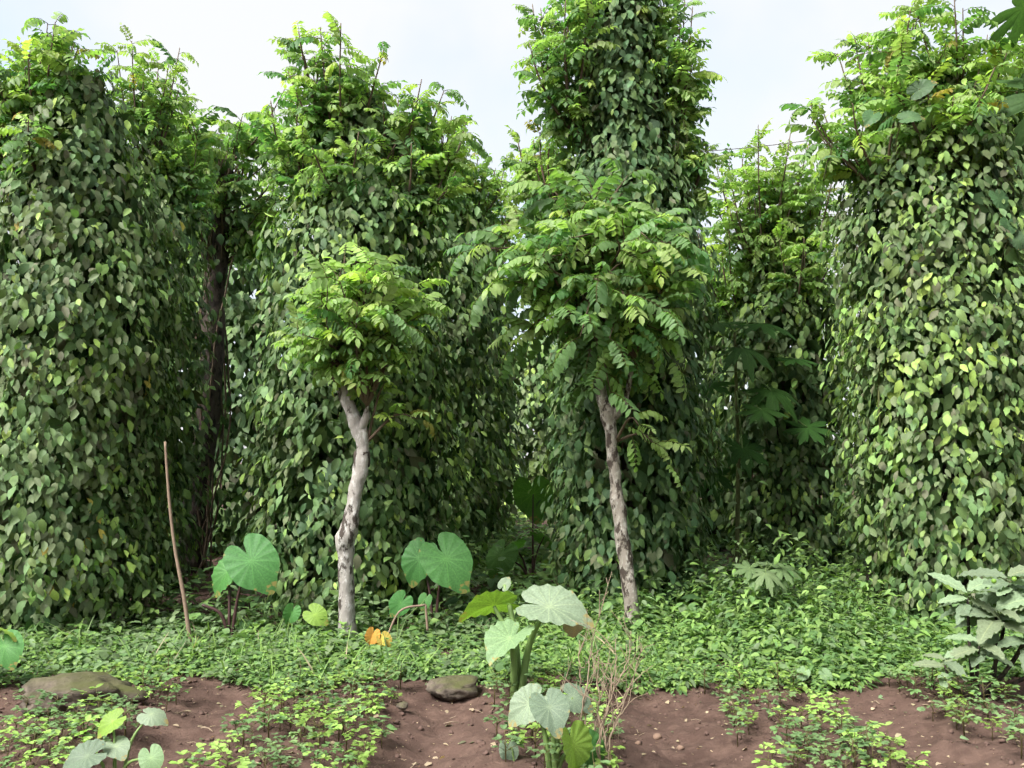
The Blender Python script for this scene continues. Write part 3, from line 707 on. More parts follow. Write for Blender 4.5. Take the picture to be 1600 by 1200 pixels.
young_tree("taller young tree with a slim speckled leaning trunk and a wide feathery crown", 8.0,
           [(992, 998, 17, 0), (990, 982, 13.5, 0), (987, 960, 12.5, 0), (981, 905, 13, 0), (974, 850, 12, 0), (967, 800, 12, 0), (961, 750, 10.5, 0), (957, 705, 10.5, 0), (954, 670, 11.5, 0), (949, 645, 14, 0), (940, 618, 9, 0), (937, 560, 6, 0), (938, 500, 5, 0), (940, 440, 3, 0)],
           [[(952, 655, 9, 0), (968, 640, 8, -.03), (977, 628, 5, -.05), (990, 560, 3, -.1)], [(940, 615, 6, 0), (925, 560, 4, .05), (900, 500, 3, .1)], [(937, 560, 4, 0), (960, 480, 3.5, .1), (985, 400, 2.5, .15)]],
           (935, 455, 180, 205, .8), 72, 8, .355, (dict(ptree=.66, ptreel=.34), dict(ptree=.12, ptreel=.66, ptreey=.21, ptip=.01)), 32,
           extra=[(735, 390, -.3, 9), (765, 450, -.2, 8), (1065, 380, -.3, 8), (800, 540, .1, 7), (860, 290, 0, 9), (980, 275, .1, 9), (920, 300, -.2, 8), (790, 350, 0, 8), (1050, 560, -.1, 7)],
           low=[(962, 690, 1010, 690, -.2, 4), (962, 690, 1040, 720, -.1, 4)], bark=M_SPECKBARK)

# ------------------------------------------------------------------ big-leaved taro plants
def one_leaf(parent, tpl, pal_, p, tip, n, size, mat=None, name="leaf"):
    F = frames(np.array([tip], float), np.array([n], float))[0] * size
    ti = PAL[pal_][int(rng.integers(len(PAL[pal_])))]
    return link(name, leaf_mesh(tpl, ti, mat or M_TARO), parent, np.asarray(p) - np.array(parent.location), F)

def stalk(parent, a, b, r0, r1, mat, bow=(0, 0, .1), name="petiole"):
    a, b = np.asarray(a, float), np.asarray(b, float); m = a + (b - a) * .55 + np.array(bow)
    P = spline([a, m, b], 14) - np.array(parent.location); v, f = tube(P, np.linspace(r0, r1, 14), 8)
    return link(name, raw_mesh(name, v, f, mat), parent)

def taro(label, bpx, Yb, leaves, mat=None, r0=.022, group="broad-leaved taro plants"):
    base = at(bpx, 900, Yb); base[2] = float(ground_z(np.array([base[0]]), np.array([Yb]))[0])
    t = thing("taro_plant", base, label, "taro plant", group)
    for (px, py, dy, size, tip, n, pal_, k) in leaves:
        p = at(px, py, Yb + dy)
        one_leaf(t, "taro%d" % k, pal_, p, tip, n, size)
        a = base + np.array([rng.normal(0, .015), rng.normal(0, .015), -.03])
        back = nrm(-np.array([n], float))[0]
        stalk(t, a, p + back * .004, r0, r0 * .38, mat or M_PETIOLE, bow=((p[0] - base[0]) * -.18, (p[1] - base[1]) * -.18, .05))
    return t

t = taro("dark-stalked taro with two dull green heart leaves left of the dark-ringed trunk", 363, 8.05, [
    (393, 876, -.1, .37, (.62, -.3, -.72), (.05, -.88, .45), 'taro', 0), (356, 893, .05, .26, (-.55, -.25, -.75), (-.45, -.75, .45), 'taro', 1)], M_DARKPETIOLE, .018)
stalk(t, at(357, 990, 8.05), at(316, 945, 8.0), .018, .012, M_DARKPETIOLE, (.05, 0, .04))
taro("taro with two fresh green heart leaves right of the dark-ringed trunk", 680, 8.3, [
    (697, 873, -.2, .37, (.55, -.3, -.75), (.1, -.88, .45), 'taro', 0), (656, 873, .05, .29, (-.4, -.2, -.85), (-.35, -.85, .35), 'taro', 1)], M_DARKPETIOLE, .016)
taro("small taro with one upright bright leaf beside the yellowed leaf", 620, 7.6, [
    (626, 942, 0, .155, (-.55, -.15, -.7), (.1, -.9, .3), 'taro', 0), (664, 938, .3, .10, (-.3, -.2, -.8), (0, -.9, .4), 'taro', 0)], None, .007)
taro("small taro leaf with a brown tip left of the dark-ringed trunk's foot", 503, 7.7, [
    (492, 960, 0, .15, (.75, -.2, -.45), (.05, -.85, .5), 'tarol', 0)], None, .006)
taro("little blue-green taro leaf in the weeds between the dark-stalked taro and the trunk", 455, 7.75, [
    (456, 957, 0, .12, (-.3, -.2, -.9), (.3, -.9, .3), 'taro', 3)], None, .006)
t = taro("pale thick-stalked taro with one lime leaf, in the middle at the edge of the soil", 812, 6.05, [
    (858, 948, -.05, .33, (.92, -.25, -.10), (.10, -.50, .86), 'tarop', 1), (772, 946, .05, .265, (-.95, .1, -.12), (.1, .55, .80), 'tarol', 1),
    (797, 998, -.15, .25, (-.55, -.65, -.35), (-.25, -.45, .85), 'tarop', 3), (788, 913, .1, .07, (.4, .2, .6), (0, -.8, .5), 'tarop', 0)], None, .030)
one_leaf(t, "taro2", 'drytan', at(897, 972, 6.12), (.1, .05, -1), (.2, -.95, .2), .13, M_DRY, "withered_leaf")
taro("low pale taro at the foot of the dead brown stems", 862, 4.55, [
    (828, 1100, 0, .155, (-.75, -.25, -.5), (-.1, -.7, .7), 'tarop', 1), (858, 1105, -.05, .16, (.25, -.65, -.5), (0, -.65, .75), 'tarop', 1), (895, 1090, .15, .13, (.7, -.3, -.3), (.2, -.7, .6), 'tarop', 0),
    (895, 1165, -.1, .17, (.25, .05, -1), (.65, -.65, .1), 'tarol', 3), (918, 1172, .05, .15, (.5, .1, -.8), (.2, -.9, .2), 'taro', 1)], None, .017)
taro("tiny pale taro seedling left of the low taro, in the green seedlings", 798, 4.75, [
    (795, 1172, 0, .085, (.1, -.35, -.6), (0, -.8, .6), 'tarop', 0)], None, .005)
taro("yellow-stalked taro cut by the bottom edge at the left", 188, 4.5, [
    (176, 1128, .05, .105, (-.65, -.3, -.45), (-.1, -.6, .75), 'tarol', 1), (236, 1116, .1, .10, (.85, -.2, -.12), (.1, -.45, .85), 'tarop', 2), (136, 1182, -.1, .14, (-.85, -.35, -.25), (-.1, -.6, .8), 'tarop', 1),
    (182, 1166, 0, .10, (.5, -.5, -.25), (0, -.5, .85), 'tarop', 0), (236, 1184, -.1, .095, (.4, -.4, -.7), (.1, -.8, .55), 'tarop', 0)], None, .011)
taro("taro leaf pair reaching in at the left edge above the mossy boulder", -22, 6.3, [
    (2, 985, 0, .16, (.75, -.2, -.1), (.0, .3, .9), 'tarol', 1), (8, 1010, -.05, .19, (.45, -.4, -.55), (.1, -.7, .7), 'taro', 0), (-45, 1000, 0, .2, (-.6, -.3, -.3), (0, -.6, .8), 'taro', 0)], None, .014)
taro("dark taro leaf held up against the light in the alley", 831, 11.2, [
    (833, 772, 0, .42, (.12, .5, -.8), (.03, .85, .5), 'tarod', 0), (850, 838, -.1, .30, (.8, -.2, -.4), (.1, .4, .8), 'tarod', 2), (800, 850, .1, .30, (-.8, -.2, -.35), (-.1, .4, .8), 'tarod', 2), (782, 868, -.2, .33, (-.4, -.3, -.7), (-.2, -.7, .6), 'tarod', 2)], M_DARKPETIOLE, .018)
taro("pale little taro leaves at the weeds' edge, below the papaya seedling", 1272, 6.35, [
    (1255, 1052, 0, .075, (-.5, -.3, -.5), (0, -.7, .7), 'tarop', 1), (1290, 1056, 0, .08, (.4, -.3, -.6), (0, -.8, .6), 'tarop', 1)], None, .005)

# the yellowed, collapsed taro leaf
t = thing("withered_taro", (*at(606, 1000, 7.45)[:2], 0), "collapsed orange-yellow taro leaf on a bent stalk beside the dark-ringed trunk", "taro plant")
b = np.array(t.location)
for (px, py, sz, tip, n, pal_) in [(582, 993, .10, (-.3, -.2, -.9), (.2, -.9, .3), 'orange'), (592, 1005, .11, (.2, -.3, -.9), (-.3, -.9, .4), 'yellow'), (600, 1000, .10, (.5, -.2, -.8), (.3, -.9, .2), 'yellow'), (603, 1013, .08, (.6, -.3, -.5), (.2, -.8, .4), 'orange')]:
    one_leaf(t, "taro3", pal_, at(px, py, 7.35), tip, n, sz, M_DRY)
stalk(t, at(665, 945, 7.5), at(603, 998, 7.4), .010, .007, M_POLE, (-.03, 0, .10))
stalk(t, at(668, 985, 7.5), at(665, 945, 7.5), .010, .010, M_POLE, (0, 0, 0))

# arum climbing over the right-edge column
t = thing("climbing_arum", (*at(1400, 600, 7.75)[:2], 0), "blue-grey arrow-leaved climber on top of the right-edge vine column", "climber")
b = np.array(t.location)
v, f = tube(spline([np.array([.2, .75, 0]), np.array([.1, .6, 2.4]), at(1400, 330, 8.2) - b, at(1405, 190, 8.0) - b, at(1440, 150, 8.0) - b], 30), .011, 5)
link("stem", raw_mesh("stem", v, f, M_GREENTWIG), t)
for (px, py, sz, tip, n) in [(1437, 140, .16, (.5, -.3, .3), (-.2, -.9, .4)), (1362, 182, .13, (-.4, -.3, -.5), (.1, -.7, .7)), (1420, 184, .15, (.8, -.2, .1), (-.1, -.8, .6)), (1303, 246, .12, (-.9, 0, .1), (0, -.4, .9)), (1312, 214, .09, (-.9, 0, .2), (0, -.3, .9)),
                            (1560, 310, .15, (.2, -.3, -.8), (.1, -.8, .5)), (1575, 352, .13, (-.2, -.3, -.8), (.1, -.8, .5)), (1590, 375, .13, (.3, -.3, -.8), (-.1, -.9, .4))]:
    p = at(px, py, 7.62); one_leaf(t, "taro1", 'blue', p, tip, n, sz); stalk(t, p + np.array([0, .28, -.12]), p, .006, .004, M_GREENTWIG)

# ------------------------------------------------------------------ papayas
def papaya(label, bpx, Yb, top, leaves, rad=.05, size=.4, pal_='papaya', name="papaya_plant"):
    base = at(bpx, 900, Yb); base[2] = 0
    t = thing(name, base, label, "papaya plant", "papaya plants")
    tp = at(top[0], top[1], Yb); P = spline([np.array([0, 0, -.05]), (tp - base) * .5 + np.array([.03, 0, 0]), tp - base], 14)
    v, f = tube(P, np.linspace(rad, rad * .6, 14), 8, .06, 2); link("trunk", raw_mesh("trunk", v, f, M_GREENTWIG), t)
    for k, (px, py, dy, sz, tip, n) in enumerate(leaves):
        p = at(px, py, Yb + dy); one_leaf(t, "papaya%d" % (k % 3), pal_, p, tip, n, sz * size, M_PAPAYA)
        a = P[-1 - min(6, k // 2)] + base; stalk(t, a, p, .010 * size / .4, .006 * size / .4, M_PETIOLE, (0, 0, .06))
    return t
papaya("dark papaya plant with lobed leaves in the shade beside the tallest vine column", 1150, 11.0, (1148, 520), [
    (1120, 505, -.2, 1.0, (-.7, -.5, -.2), (0, -.25, 1)), (1190, 505, -.2, 1.05, (.8, -.5, -.1), (0, -.25, 1)), (1160, 545, -.5, 1.0, (.1, -.9, -.3), (0, -.25, 1)), (1240, 560, -.1, .9, (.9, -.3, -.1), (0, -.25, 1)),
    (1105, 600, -.3, .9, (-.8, -.4, -.2), (0, -.25, 1)), (1205, 610, -.4, .95, (.6, -.6, -.3), (.1, -.6, .8)), (1262, 668, -.2, .85, (.9, -.3, -.1), (0, -.6, .8)), (1160, 700, -.6, .85, (.1, -.7, -.6), (0, -.8, .55)), (1110, 740, -.4, .85, (-.5, -.5, -.4), (0, -.7, .7)), (1190, 640, -.6, .8, (.2, -.8, -.4), (0, -.7, .7))], .03, .42)
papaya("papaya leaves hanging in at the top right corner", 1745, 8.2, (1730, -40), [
    (1600, 12, -.3, 1.0, (-.85, -.1, -.25), (-.2, .35, .9)), (1622, 70, -.5, 1.0, (-.7, -.1, -.6), (-.5, .35, .8)), (1640, 150, -.6, 1.0, (-.5, -.4, -.8), (.5, -.3, .8)), (1660, 10, .2, 1.0, (-.5, .5, -.2), (.1, .2, .9)), (1800, 40, 0, 1.0, (.8, -.3, -.3), (0, 0, 1)), (1740, 60, -.6, 1.0, (0, -.9, -.5), (0, -.3, .9)), (1760, -90, .4, 1.0, (.2, .8, 0), (0, 0, 1))], .08, .50, 'dark')  # dark tint puts the corner's shade into the leaf colour
papaya("pale feathery papaya seedling rising from the weeds on the right", 1196, 8.0, (1196, 893), [
    (1172, 888, -.05, 1.1, (-.9, -.3, -.1), (0, -.5, .85)), (1222, 889, -.05, 1.1, (.9, -.3, -.1), (0, -.5, .85)), (1196, 896, -.15, 1.1, (.1, -.9, -.3), (0, -.5, .8)), (1200, 880, .1, 1.0, (.2, .8, .1), (0, -.5, .8)), (1180, 905, -.1, .8, (-.5, -.7, -.4), (0, -.6, .8)), (1215, 908, -.1, .8, (.5, -.7, -.4), (0, -.6, .8))], .008, .16, 'weedg', "papaya_seedling")

# ------------------------------------------------------------------ the grey-leaved shrub at the right
def shrub():
    r = np.random.default_rng(55); Yb = 6.1; base = at(1532, 1078, Yb); base[2] = float(ground_z(np.array([base[0]]), np.array([Yb]))[0])
    t = thing("shrub", base, "grey-green shrub with wavy lobed leaves and small green fruits, on the soil at right", "shrub")
    for (px, py, dy, nl, L) in [(1556, 965, -.1, 13, .36), (1575, 912, 0, 12, .34), (1512, 935, -.05, 10, .30), (1620, 945, -.1, 12, .36), (1605, 1000, -.2, 9, .33), (1476, 1040, -.15, 9, .22), (1530, 1010, -.2, 7, .26), (1660, 1000, 0, 9, .33)]:
        p = at(px, py, Yb + dy); stalk(t, base + np.array([r.normal(0, .03), r.normal(0, .03), -.03]), p, .016, .008, M_DARKBARK, ((p[0] - base[0]) * .12, 0, -.02), "stem")
        for k in range(nl):
            a = k * 2.4 + r.uniform(-.3, .3); lift = .45 - .95 * (k / nl) + r.normal(0, .12)
            d = np.array([math.cos(a), math.sin(a), lift]); q = p + np.array([0, 0, .05 - .12 * k / nl])
            one_leaf(t, "lobed%d" % r.integers(0, 3), 'shrub', q, d, np.array([0, -.45, 1.0]) + np.array([math.cos(a), math.sin(a), 0]) * .25, L * r.uniform(.62, .98), M_SHRUB)
    for (px, py) in [(1553, 908), (1545, 922), (1585, 905)]:
        th = np.linspace(0, math.pi, 9); zz = -np.cos(th) * .017; v, f = tube(np.stack([0 * zz, 0 * zz, zz], -1), np.maximum(np.sin(th) * .017, .001), 10)
        link("fruit", raw_mesh("fruit", v, f, M_FRUIT), t, at(px, py, 5.98) - base)
shrub()

# ------------------------------------------------------------------ dead brown stems, wooden pole, wire
def dead_stems():
    r = np.random.default_rng(66); base = at(928, 1198, 4.62); base[2] = float(ground_z(np.array([base[0]]), np.array([4.62]))[0])
    t = thing("dead_bush", base, "dead bush of thin leafless brown stems at the bottom middle", "dead bush")
    for (px, py, dy, n) in [(985, 985, .1, 7), (938, 955, 0, 6), (905, 1000, .1, 6), (1003, 1010, .2, 6), (962, 1000, -.1, 8), (880, 1060, .1, 4), (990, 1060, -.1, 5), (925, 1040, -.1, 6), (950, 1060, .15, 6), (1020, 1040, .1, 4)]:
        tip = at(px, py, 4.62 + dy) - base; a = np.array([r.normal(0, .03), r.normal(0, .03), -.03])
        m = a + (tip - a) * .5 + np.array([r.normal(0, .04), r.normal(0, .04), .04]); P = spline([a, (a + m) / 2 + r.normal(0, .015, 3), m, (m + tip) / 2 + r.normal(0, .03, 3), tip], 26) + r.normal(0, .003, (26, 3))
        parts = [tube(P, np.linspace(.0058, .0016, 26), 6)]
        for k in range(n):
            i = r.integers(9, 25); d = nrm((r.normal(0, .5, 3) + np.array([0, 0, .9]))[None])[0] * r.uniform(.08, .28)
            Q = spline([P[i], P[i] + d * .5 + r.normal(0, .015, 3), P[i] + d], 9); parts.append(tube(Q, np.linspace(.0026, .001, 9), 4))
            if r.uniform() < .7:
                e = nrm((r.normal(0, .6, 3) + np.array([0, 0, .6]))[None])[0] * r.uniform(.04, .12); parts.append(tube(spline([Q[5], Q[5] + e * .5, Q[5] + e], 6), .0014, 3))
        v, f = merge(parts); link("stem", raw_mesh("stem", v, f, M_DEAD), t)
dead_stems()

p0, p1 = at(300, 1003, 7.72), at(258, 690, 7.80); p0[2] = -.08
m = (p0 + p1) / 2 + np.array([-.03, 0, 0]); P = spline([p0, (p0 + m) / 2 + [.012, 0, 0], m, (m + p1) / 2 + [-.01, 0, 0], p1], 30)
v, f = tube(P - p0, np.linspace(.019, .011, 30), 8, .1, 4)
tag(link("wooden_pole", raw_mesh("wooden_pole", v, f, M_POLE), None, p0), "thin crooked brown wooden pole leaning beside the left-edge vine column", "pole")
a, b_ = at(1075, 238, 9.3), at(1330, 209, 8.9); tt = np.linspace(0, 1, 24)[:, None]; P = a + (b_ - a) * tt; P[:, 2] -= (.10 * tt * (1 - tt))[:, 0]
v, f = tube(P - a, .004, 5); tag(link("wire", raw_mesh("wire", v, f, M_WIRE), None, a), "thin dark wire strung across the sky between two vine columns", "wire")

# ------------------------------------------------------------------ rocks and clods
def ico(n):
    import bmesh
    bm = bmesh.new(); bmesh.ops.create_icosphere(bm, subdivisions=n, radius=1.0); v = np.array([x.co[:] for x in bm.verts]); f = np.array([[q.index for q in x.verts] for x in bm.faces]); bm.free(); return v, f
IV, IF = ico(4); CV, CF = ico(2)
def rock(px, py, dims, label, seed, rz=0.0):
    p = on_ground(px, py); v = IV * (1 + .26 * fbm(IV * 1.5 + seed, 3)[:, None] + .15 * (.5 - np.abs(fbm(IV * 3.2 + seed, 4)))[:, None] + .05 * fbm(IV * 13 + seed, 2)[:, None]); v = v * np.array(dims) * .5
    c, s_ = math.cos(rz), math.sin(rz); v = v @ np.array([[c, s_, 0], [-s_, c, 0], [0, 0, 1]]); p[1] += dims[1] * .4
    p[2] = dims[2] * .26; tag(link("rock", raw_mesh("rock", v, IF, M_STONE), None, p), label, "rock")
rock(98, 1114, (.66, .42, .23), "long mossy brown boulder at the left edge of the soil", 4.0, .05)
rock(707, 1088, (.34, .26, .15), "lumpy dark rock at the head of the middle furrow", 9.0)
rock(628, 1108, (.07, .06, .05), "small brown stone left of the lumpy rock", 12.0)
for k, (px, py, d) in enumerate([(1027, 1137, .055), (997, 1150, .035), (1063, 1150, .045)]):
    p = on_ground(px, py); v = CV * (1 + .25 * fbm(CV * 1.6 + k * 5, 2)[:, None]) * np.array([d, d * .8, d * .7]) * .5
    p[2] = float(ground_z(np.array([p[0]]), np.array([p[1]]))[0]) + d * .2
    tag(link("soil_clod", raw_mesh("soil_clod", v, CF, M_PALECLOD, smooth=False), None, p), "pale lump of dry earth lying on the bare soil", "clod", "pale clods on the soil")

# ------------------------------------------------------------------ ground cover (uncountable)
def weeds(name, label, n, region, leaf_tpls, size, per, tints, height, seed, spread=.09, dens=None):
    r = np.random.default_rng(seed); C = Cloud(); x = r.uniform(region[0], region[1], n * 3); y = r.uniform(region[2], region[3], n * 3)
    keep = region[4](x, y, r); x, y = x[keep][:n], y[keep][:n]; k = len(x); h = height(x, y) * (r.uniform(.45, 1.1, k) + .7 * (r.uniform(0, 1, k) < .16)) * (1 + .5 * vnoise(np.stack([x * 1.7, y * 1.7, 0 * x + seed], -1))); z0 = ground_z(x, y); cls = pick(tints, k, r)
    for j in range(per):
        u = np.clip((j + r.uniform(0, 1, k)) / per, 0, 1); a = j * 2.4 + r.uniform(0, 6.28, k); rr = spread * r.uniform(.1, 1, k)
        p = np.stack([x + rr * np.cos(a), y + rr * np.sin(a), z0 + .02 + h * u], -1)
        o = np.stack([np.cos(a), np.sin(a), np.zeros(k)], -1)
        d = o + np.array([0, 0, 1.0]) * r.normal(-.05, .35, (k, 1)); nn = np.array([0, -.15, 1.0]) + o * r.normal(.15, .3, (k, 1)) + r.normal(0, .2, (k, 3))
        C.add([leaf_tpls[q] for q in r.integers(0, len(leaf_tpls), k)], p, frames(d, nn), size * np.clip(r.normal(1, .25, k), .5, 1.6), np.where(r.uniform(0, 1, k) < .6, cls, pick(tints, k, r)))
    C.pack(); o = link(name, C.joined(name, M_WEED, np.arange(len(C.p)), .1, seed), None, kind="stuff"); tag(o, label, "weeds")
    # their thin stems
    return o
def edge(x): return 6.32 + .16 * np.sin(x * 2.1 + 1) + .12 * np.sin(x * 5.3) + .10 * vnoise(np.stack([x * 6, 0 * x, 0 * x], -1))
def in_cover(x, y, r): return (y > edge(x) + r.uniform(0, .15, len(x))) & (vnoise(np.stack([x * 1.9, y * 1.9, 0 * x + 4], -1)) + r.uniform(0, .5, len(x)) > -.35)
def h_all(x, y):
    rt = np.exp(-((x - 2.75) / 1.15) ** 2); g = np.clip((y - edge(x) - 1.4) / 1.3, 0, 1); g2 = np.clip((y - edge(x) - .1) / 1.2, 0, 1)
    return .065 + g * .26 + g2 * .26 * rt
weeds("creeping_weeds", "carpet of tiny light green creeping leaves along the soil's edge", 3000, (-5, 5, 6.1, 7.6, lambda x, y, r: in_cover(x, y, r) & (r.uniform(0, 1, len(x)) < np.clip(1.5 - (y - edge(x)) * .8, .25, 1))), ["far0"], .038, 8, dict(weed=.4, weedl=.5, weedg=.1), lambda x, y: .05 + .06 * np.clip((y - edge(x)) / .8, 0, 1), 81, .07)
weeds("broadleaf_weeds", "grey-green broad-leaved weeds around the dark-ringed trunk and the wooden pole", 1250, (-5.2, .2, 6.3, 8.6, lambda x, y, r: in_cover(x, y, r) & (y > edge(x) + .15)), ["weed0", "weed1", "weed2"], .062, 12, dict(weedg=.6, weed=.35, weedl=.05), h_all, 82, .11)
weeds("bushy_weeds", "thick bank of pointed-leaved green weeds under the right-hand vine columns", 1900, (.0, 5.2, 6.35, 9.4, lambda x, y, r: in_cover(x, y, r) & (y > edge(x) + .1)), ["lance0", "lance1", "weed1"], .064, 15, dict(weed=.5, weedl=.42, weedg=.08), h_all, 83, .12)
weeds("undergrowth", "low dark undergrowth between and behind the vine columns", 1250, (-7.5, 7.5, 8.2, 20, lambda x, y, r: (r.uniform(0, 1, len(x)) < np.clip(1.6 - (y - 8) * .09, .3, 1))), ["far0"], .12, 9, dict(weed=.75, weedl=.1, dark=.15), lambda x, y: .18 + .18 * vnoise(np.stack([x, y, 0 * x], -1)) ** 2 + .08, 84, .16)

add_tpl("grass0", *blade([.4, .75], w_lance, .05, .1, .45)); add_tpl("grass1", *blade([.4, .75], w_lance, .04, .1, .15))
def clumpy(x, y, r): return in_cover(x, y, r) & (y > edge(x) + .35) & (vnoise(np.stack([x * 2.3, y * 2.3, 0 * x + 9], -1)) > .1)
weeds("tall_weeds", "taller pale-leaved weeds standing in loose patches in the ground cover", 330, (-5, 5, 6.5, 9.2, clumpy), ["weed0", "weed1", "lance1"], .085, 12, dict(weedg=.5, weedl=.25, weed=.25), lambda x, y: h_all(x, y) * 1.15 + .03, 86, .10)
weeds("alley_weeds", "weeds covering the floor of the shaded alley between the vine columns", 420, (-1.6, 2.6, 8.8, 22, lambda x, y, r: y > 8.8), ["far0"], .13, 9, dict(weed=.8, weedl=.2), lambda x, y: .30 + 0 * x, 88, .16)
def grass():
    r = np.random.default_rng(87); n = 1500; x = r.uniform(-5, 5, n * 2); y = r.uniform(6.2, 8.8, n * 2); k = in_cover(x, y, r) & (vnoise(np.stack([x * 1.3, y * 1.3, 0 * x + 2], -1)) > -.1); x, y = x[k][:n], y[k][:n]; n = len(x)
    a = r.uniform(0, 6.28, n); d = np.stack([np.cos(a) * .5, np.sin(a) * .5, r.uniform(.6, 1.2, n)], -1); C = Cloud()
    C.add(["grass%d" % q for q in r.integers(0, 2, n)], np.stack([x, y, ground_z(x, y)], -1), frames(d, np.stack([np.cos(a), np.sin(a), 0 * a + .4], -1) * -1 + r.normal(0, .2, (n, 3))), r.uniform(.10, .32, n), pick(dict(weedl=.6, weed=.25, drytan=.15), n, r))
    C.pack(); tag(link("grass", C.joined("grass", M_WEED, np.arange(n)), None, kind="stuff"), "thin grass blades and dry stalks poking out of the ground cover", "grass")
grass()

# ------------------------------------------------------------------ seedlings on the beds
def seedling_mesh(seed):
    r = np.random.default_rng(seed); parts = []; n = r.integers(6, 11); H = r.uniform(.08, .15)
    v, f = tube(np.array([[0, 0, -.01], [.004, 0, H * .5], [0, .004, H]]), [.0035, .003, .002], 4); attach(parts, v, f, np.zeros((len(v), 3)), np.eye(3), np.zeros(3), 1)
    for k in range(n):
        a = k * 2.4 + r.uniform(-.4, .4); z = H * r.uniform(.35, 1.0); o = np.array([math.cos(a), math.sin(a), 0]); L = r.uniform(.025, .065)
        p0 = np.array([0, 0, z]); p1 = p0 + o * L + np.array([0, 0, L * r.uniform(.2, .9)])
        v, f = tube(np.array([p0, (p0 + p1) / 2 + [0, 0, .004], p1]), .0016, 3, cap=False); attach(parts, v, f, np.zeros((len(v), 3)), np.eye(3), np.zeros(3), 1)
        for m in range(4):
            b = a + (m - 1.5) * .85 + r.normal(0, .1); d = np.array([math.cos(b), math.sin(b), r.normal(.1, .25)]); v, f, lp = blade([.35, .75], w_round, .62, .12, .15)
            attach(parts, v, f, lp, frames(d[None], np.array([[0, 0, 1.0]]) + r.normal(0, .2, (1, 3)))[0] * r.uniform(.026, .040), p1)
    combine("seedling%d" % seed, parts)
for k in range(10): seedling_mesh(k)
r = np.random.default_rng(77); placed = []
for _ in range(6000):
    if len(placed) >= 260: break
    x, y = r.uniform(-3.9, 3.9), r.uniform(4.25, 6.35)
    px, py, _z = project(np.array([[x, y, .03]])); px, py = px[0], py[0]
    if not (-15 < px < 1615 and py < 1225): continue
    fd = min(abs(x - c) for c in FURROW)
    if fd < .27 + r.uniform(0, .12): continue
    dn = .55 + .45 * vnoise(np.array([[x * 1.6, y * 1.6, 2.2]]))[0]
    if r.uniform() > dn: continue
    if any((x - a) ** 2 + (y - b) ** 2 < .095 ** 2 for a, b in placed): continue
    if 20 < px < 190 and 1070 < py < 1118: continue
    placed.append((x, y)); z = float(ground_z(np.array([x]), np.array([y]))[0]); sc = r.uniform(.75, 1.35); a = r.uniform(0, 6.28)
    ti = pick(dict(pea=.6, peal=.4), 1, r)[0]
    m3 = np.array([[math.cos(a), -math.sin(a), 0], [math.sin(a), math.cos(a), 0], [0, 0, 1]]) * sc
    o = link("seedling", leaf_mesh("seedling%d" % r.integers(10), ti, M_WEED), None, (x, y, z), m3)
    where = ["bed by the mossy boulder", "bed left of the lumpy rock", "bed around the pale taros", "bed right of the dead bush", "bed at the grey-green shrub's foot"][int(np.searchsorted([-1.85, -.42, .92, 2.25], x))]
    tag(o, "low green seedling with small rounded leaflets in the " + where, "seedling", "seedlings in the " + where)

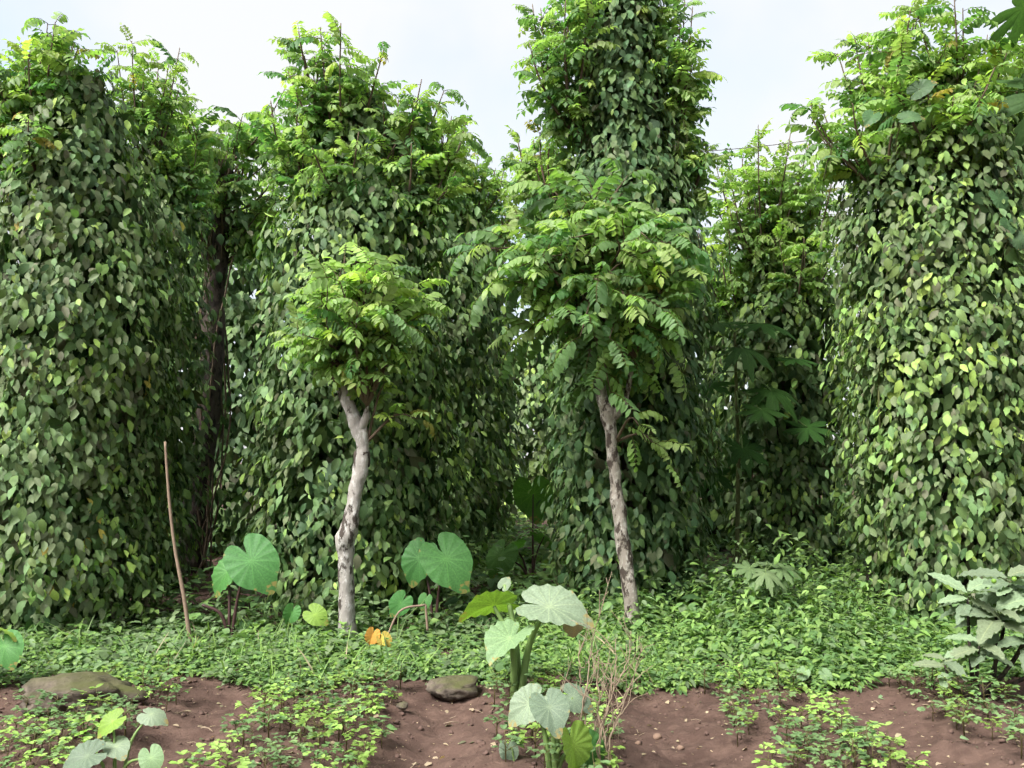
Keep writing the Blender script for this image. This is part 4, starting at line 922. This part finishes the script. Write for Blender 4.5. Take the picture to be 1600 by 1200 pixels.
# ------------------------------------------------------------------ crumbs and litter on the soil
n = 6500; x = r.uniform(-4.2, 4.2, n); y = r.uniform(4.1, 6.7, n); d = .003 + .017 * r.uniform(0, 1, n) ** 4
fd = np.min(np.abs(x[:, None] - np.array(FURROW)[None]), 1); keep = r.uniform(0, 1, n) < np.clip(.25 + fd * 1.6, .2, 1); x, y, d = x[keep], y[keep], d[keep]; n = len(x)
V0, F0 = ico(1); jit = 1 + .3 * r.normal(0, 1, (n, len(V0), 1)); V = V0[None] * jit * d[:, None, None] * np.array([1, .9, .7]) + np.stack([x, y, ground_z(x, y) + d * .3], -1)[:, None]
me = raw_mesh("soil_crumbs", V.reshape(-1, 3), (F0[None] + (np.arange(n) * len(V0))[:, None, None]).reshape(-1, 3), M_CLOD, smooth=False)
tag(link("soil_crumbs", me, None, kind="stuff"), "loose reddish crumbs of earth scattered over the beds", "soil")
C = Cloud(); n = 1700; x = r.uniform(-4.2, 4.2, n); y = r.uniform(4.2, 6.6, n); a = r.uniform(0, 6.28, n)
C.add(["far0" if q else "lance0" for q in r.integers(0, 2, n)], np.stack([x, y, ground_z(x, y) + .006], -1), frames(np.stack([np.cos(a), np.sin(a), r.normal(0, .15, n)], -1), np.array([0, 0, 1.0]) + r.normal(0, .35, (n, 3))), .012 + .045 * r.uniform(0, 1, n) ** 2.5, pick(dict(drytan=.85, brown=.15), n, r))
C.pack(); tag(link("leaf_litter", C.joined("leaf_litter", M_DRY, np.arange(n)), None, kind="stuff"), "bits of dry tan leaf litter on the soil", "litter")
parts = []
for k in range(70):
    x, y, a, L = r.uniform(-3.8, 3.8), r.uniform(4.3, 6.5), r.uniform(0, 6.28), r.uniform(.03, .14); z = float(ground_z(np.array([x]), np.array([y]))[0]) + .008
    parts.append(tube(np.array([[x, y, z], [x + math.cos(a) * L / 2, y + math.sin(a) * L / 2 + .008, z + .008], [x + math.cos(a) * L, y + math.sin(a) * L, z + .002]]), r.uniform(.0015, .004), 4))
v, f = merge(parts); tag(link("twig_litter", raw_mesh("twig_litter", v, f, M_DEAD), None, kind="stuff"), "short dry twigs strewn over the reddish soil", "twigs")
for (px, py, sz, lab) in [(1372, 1088, .10, "curled green fallen leaf on the bare soil left of the shrub"), (1432, 1110, .09, "pale crumpled fallen leaf nearest the shrub's foot"), (1500, 1158, .07, "pale withered leaf on the soil below the shrub")]:
    p = on_ground(px, py); p[2] = float(ground_z(np.array([p[0]]), np.array([p[1]]))[0]) + .015
    F = frames(np.array([[.9, .2, .12]]), np.array([[.1, -.45, .85]]))[0] * sz
    tag(link("fallen_leaf", leaf_mesh("pepper3", PAL['tarop'][0], M_SHRUB), None, p, F), lab, "fallen leaf")
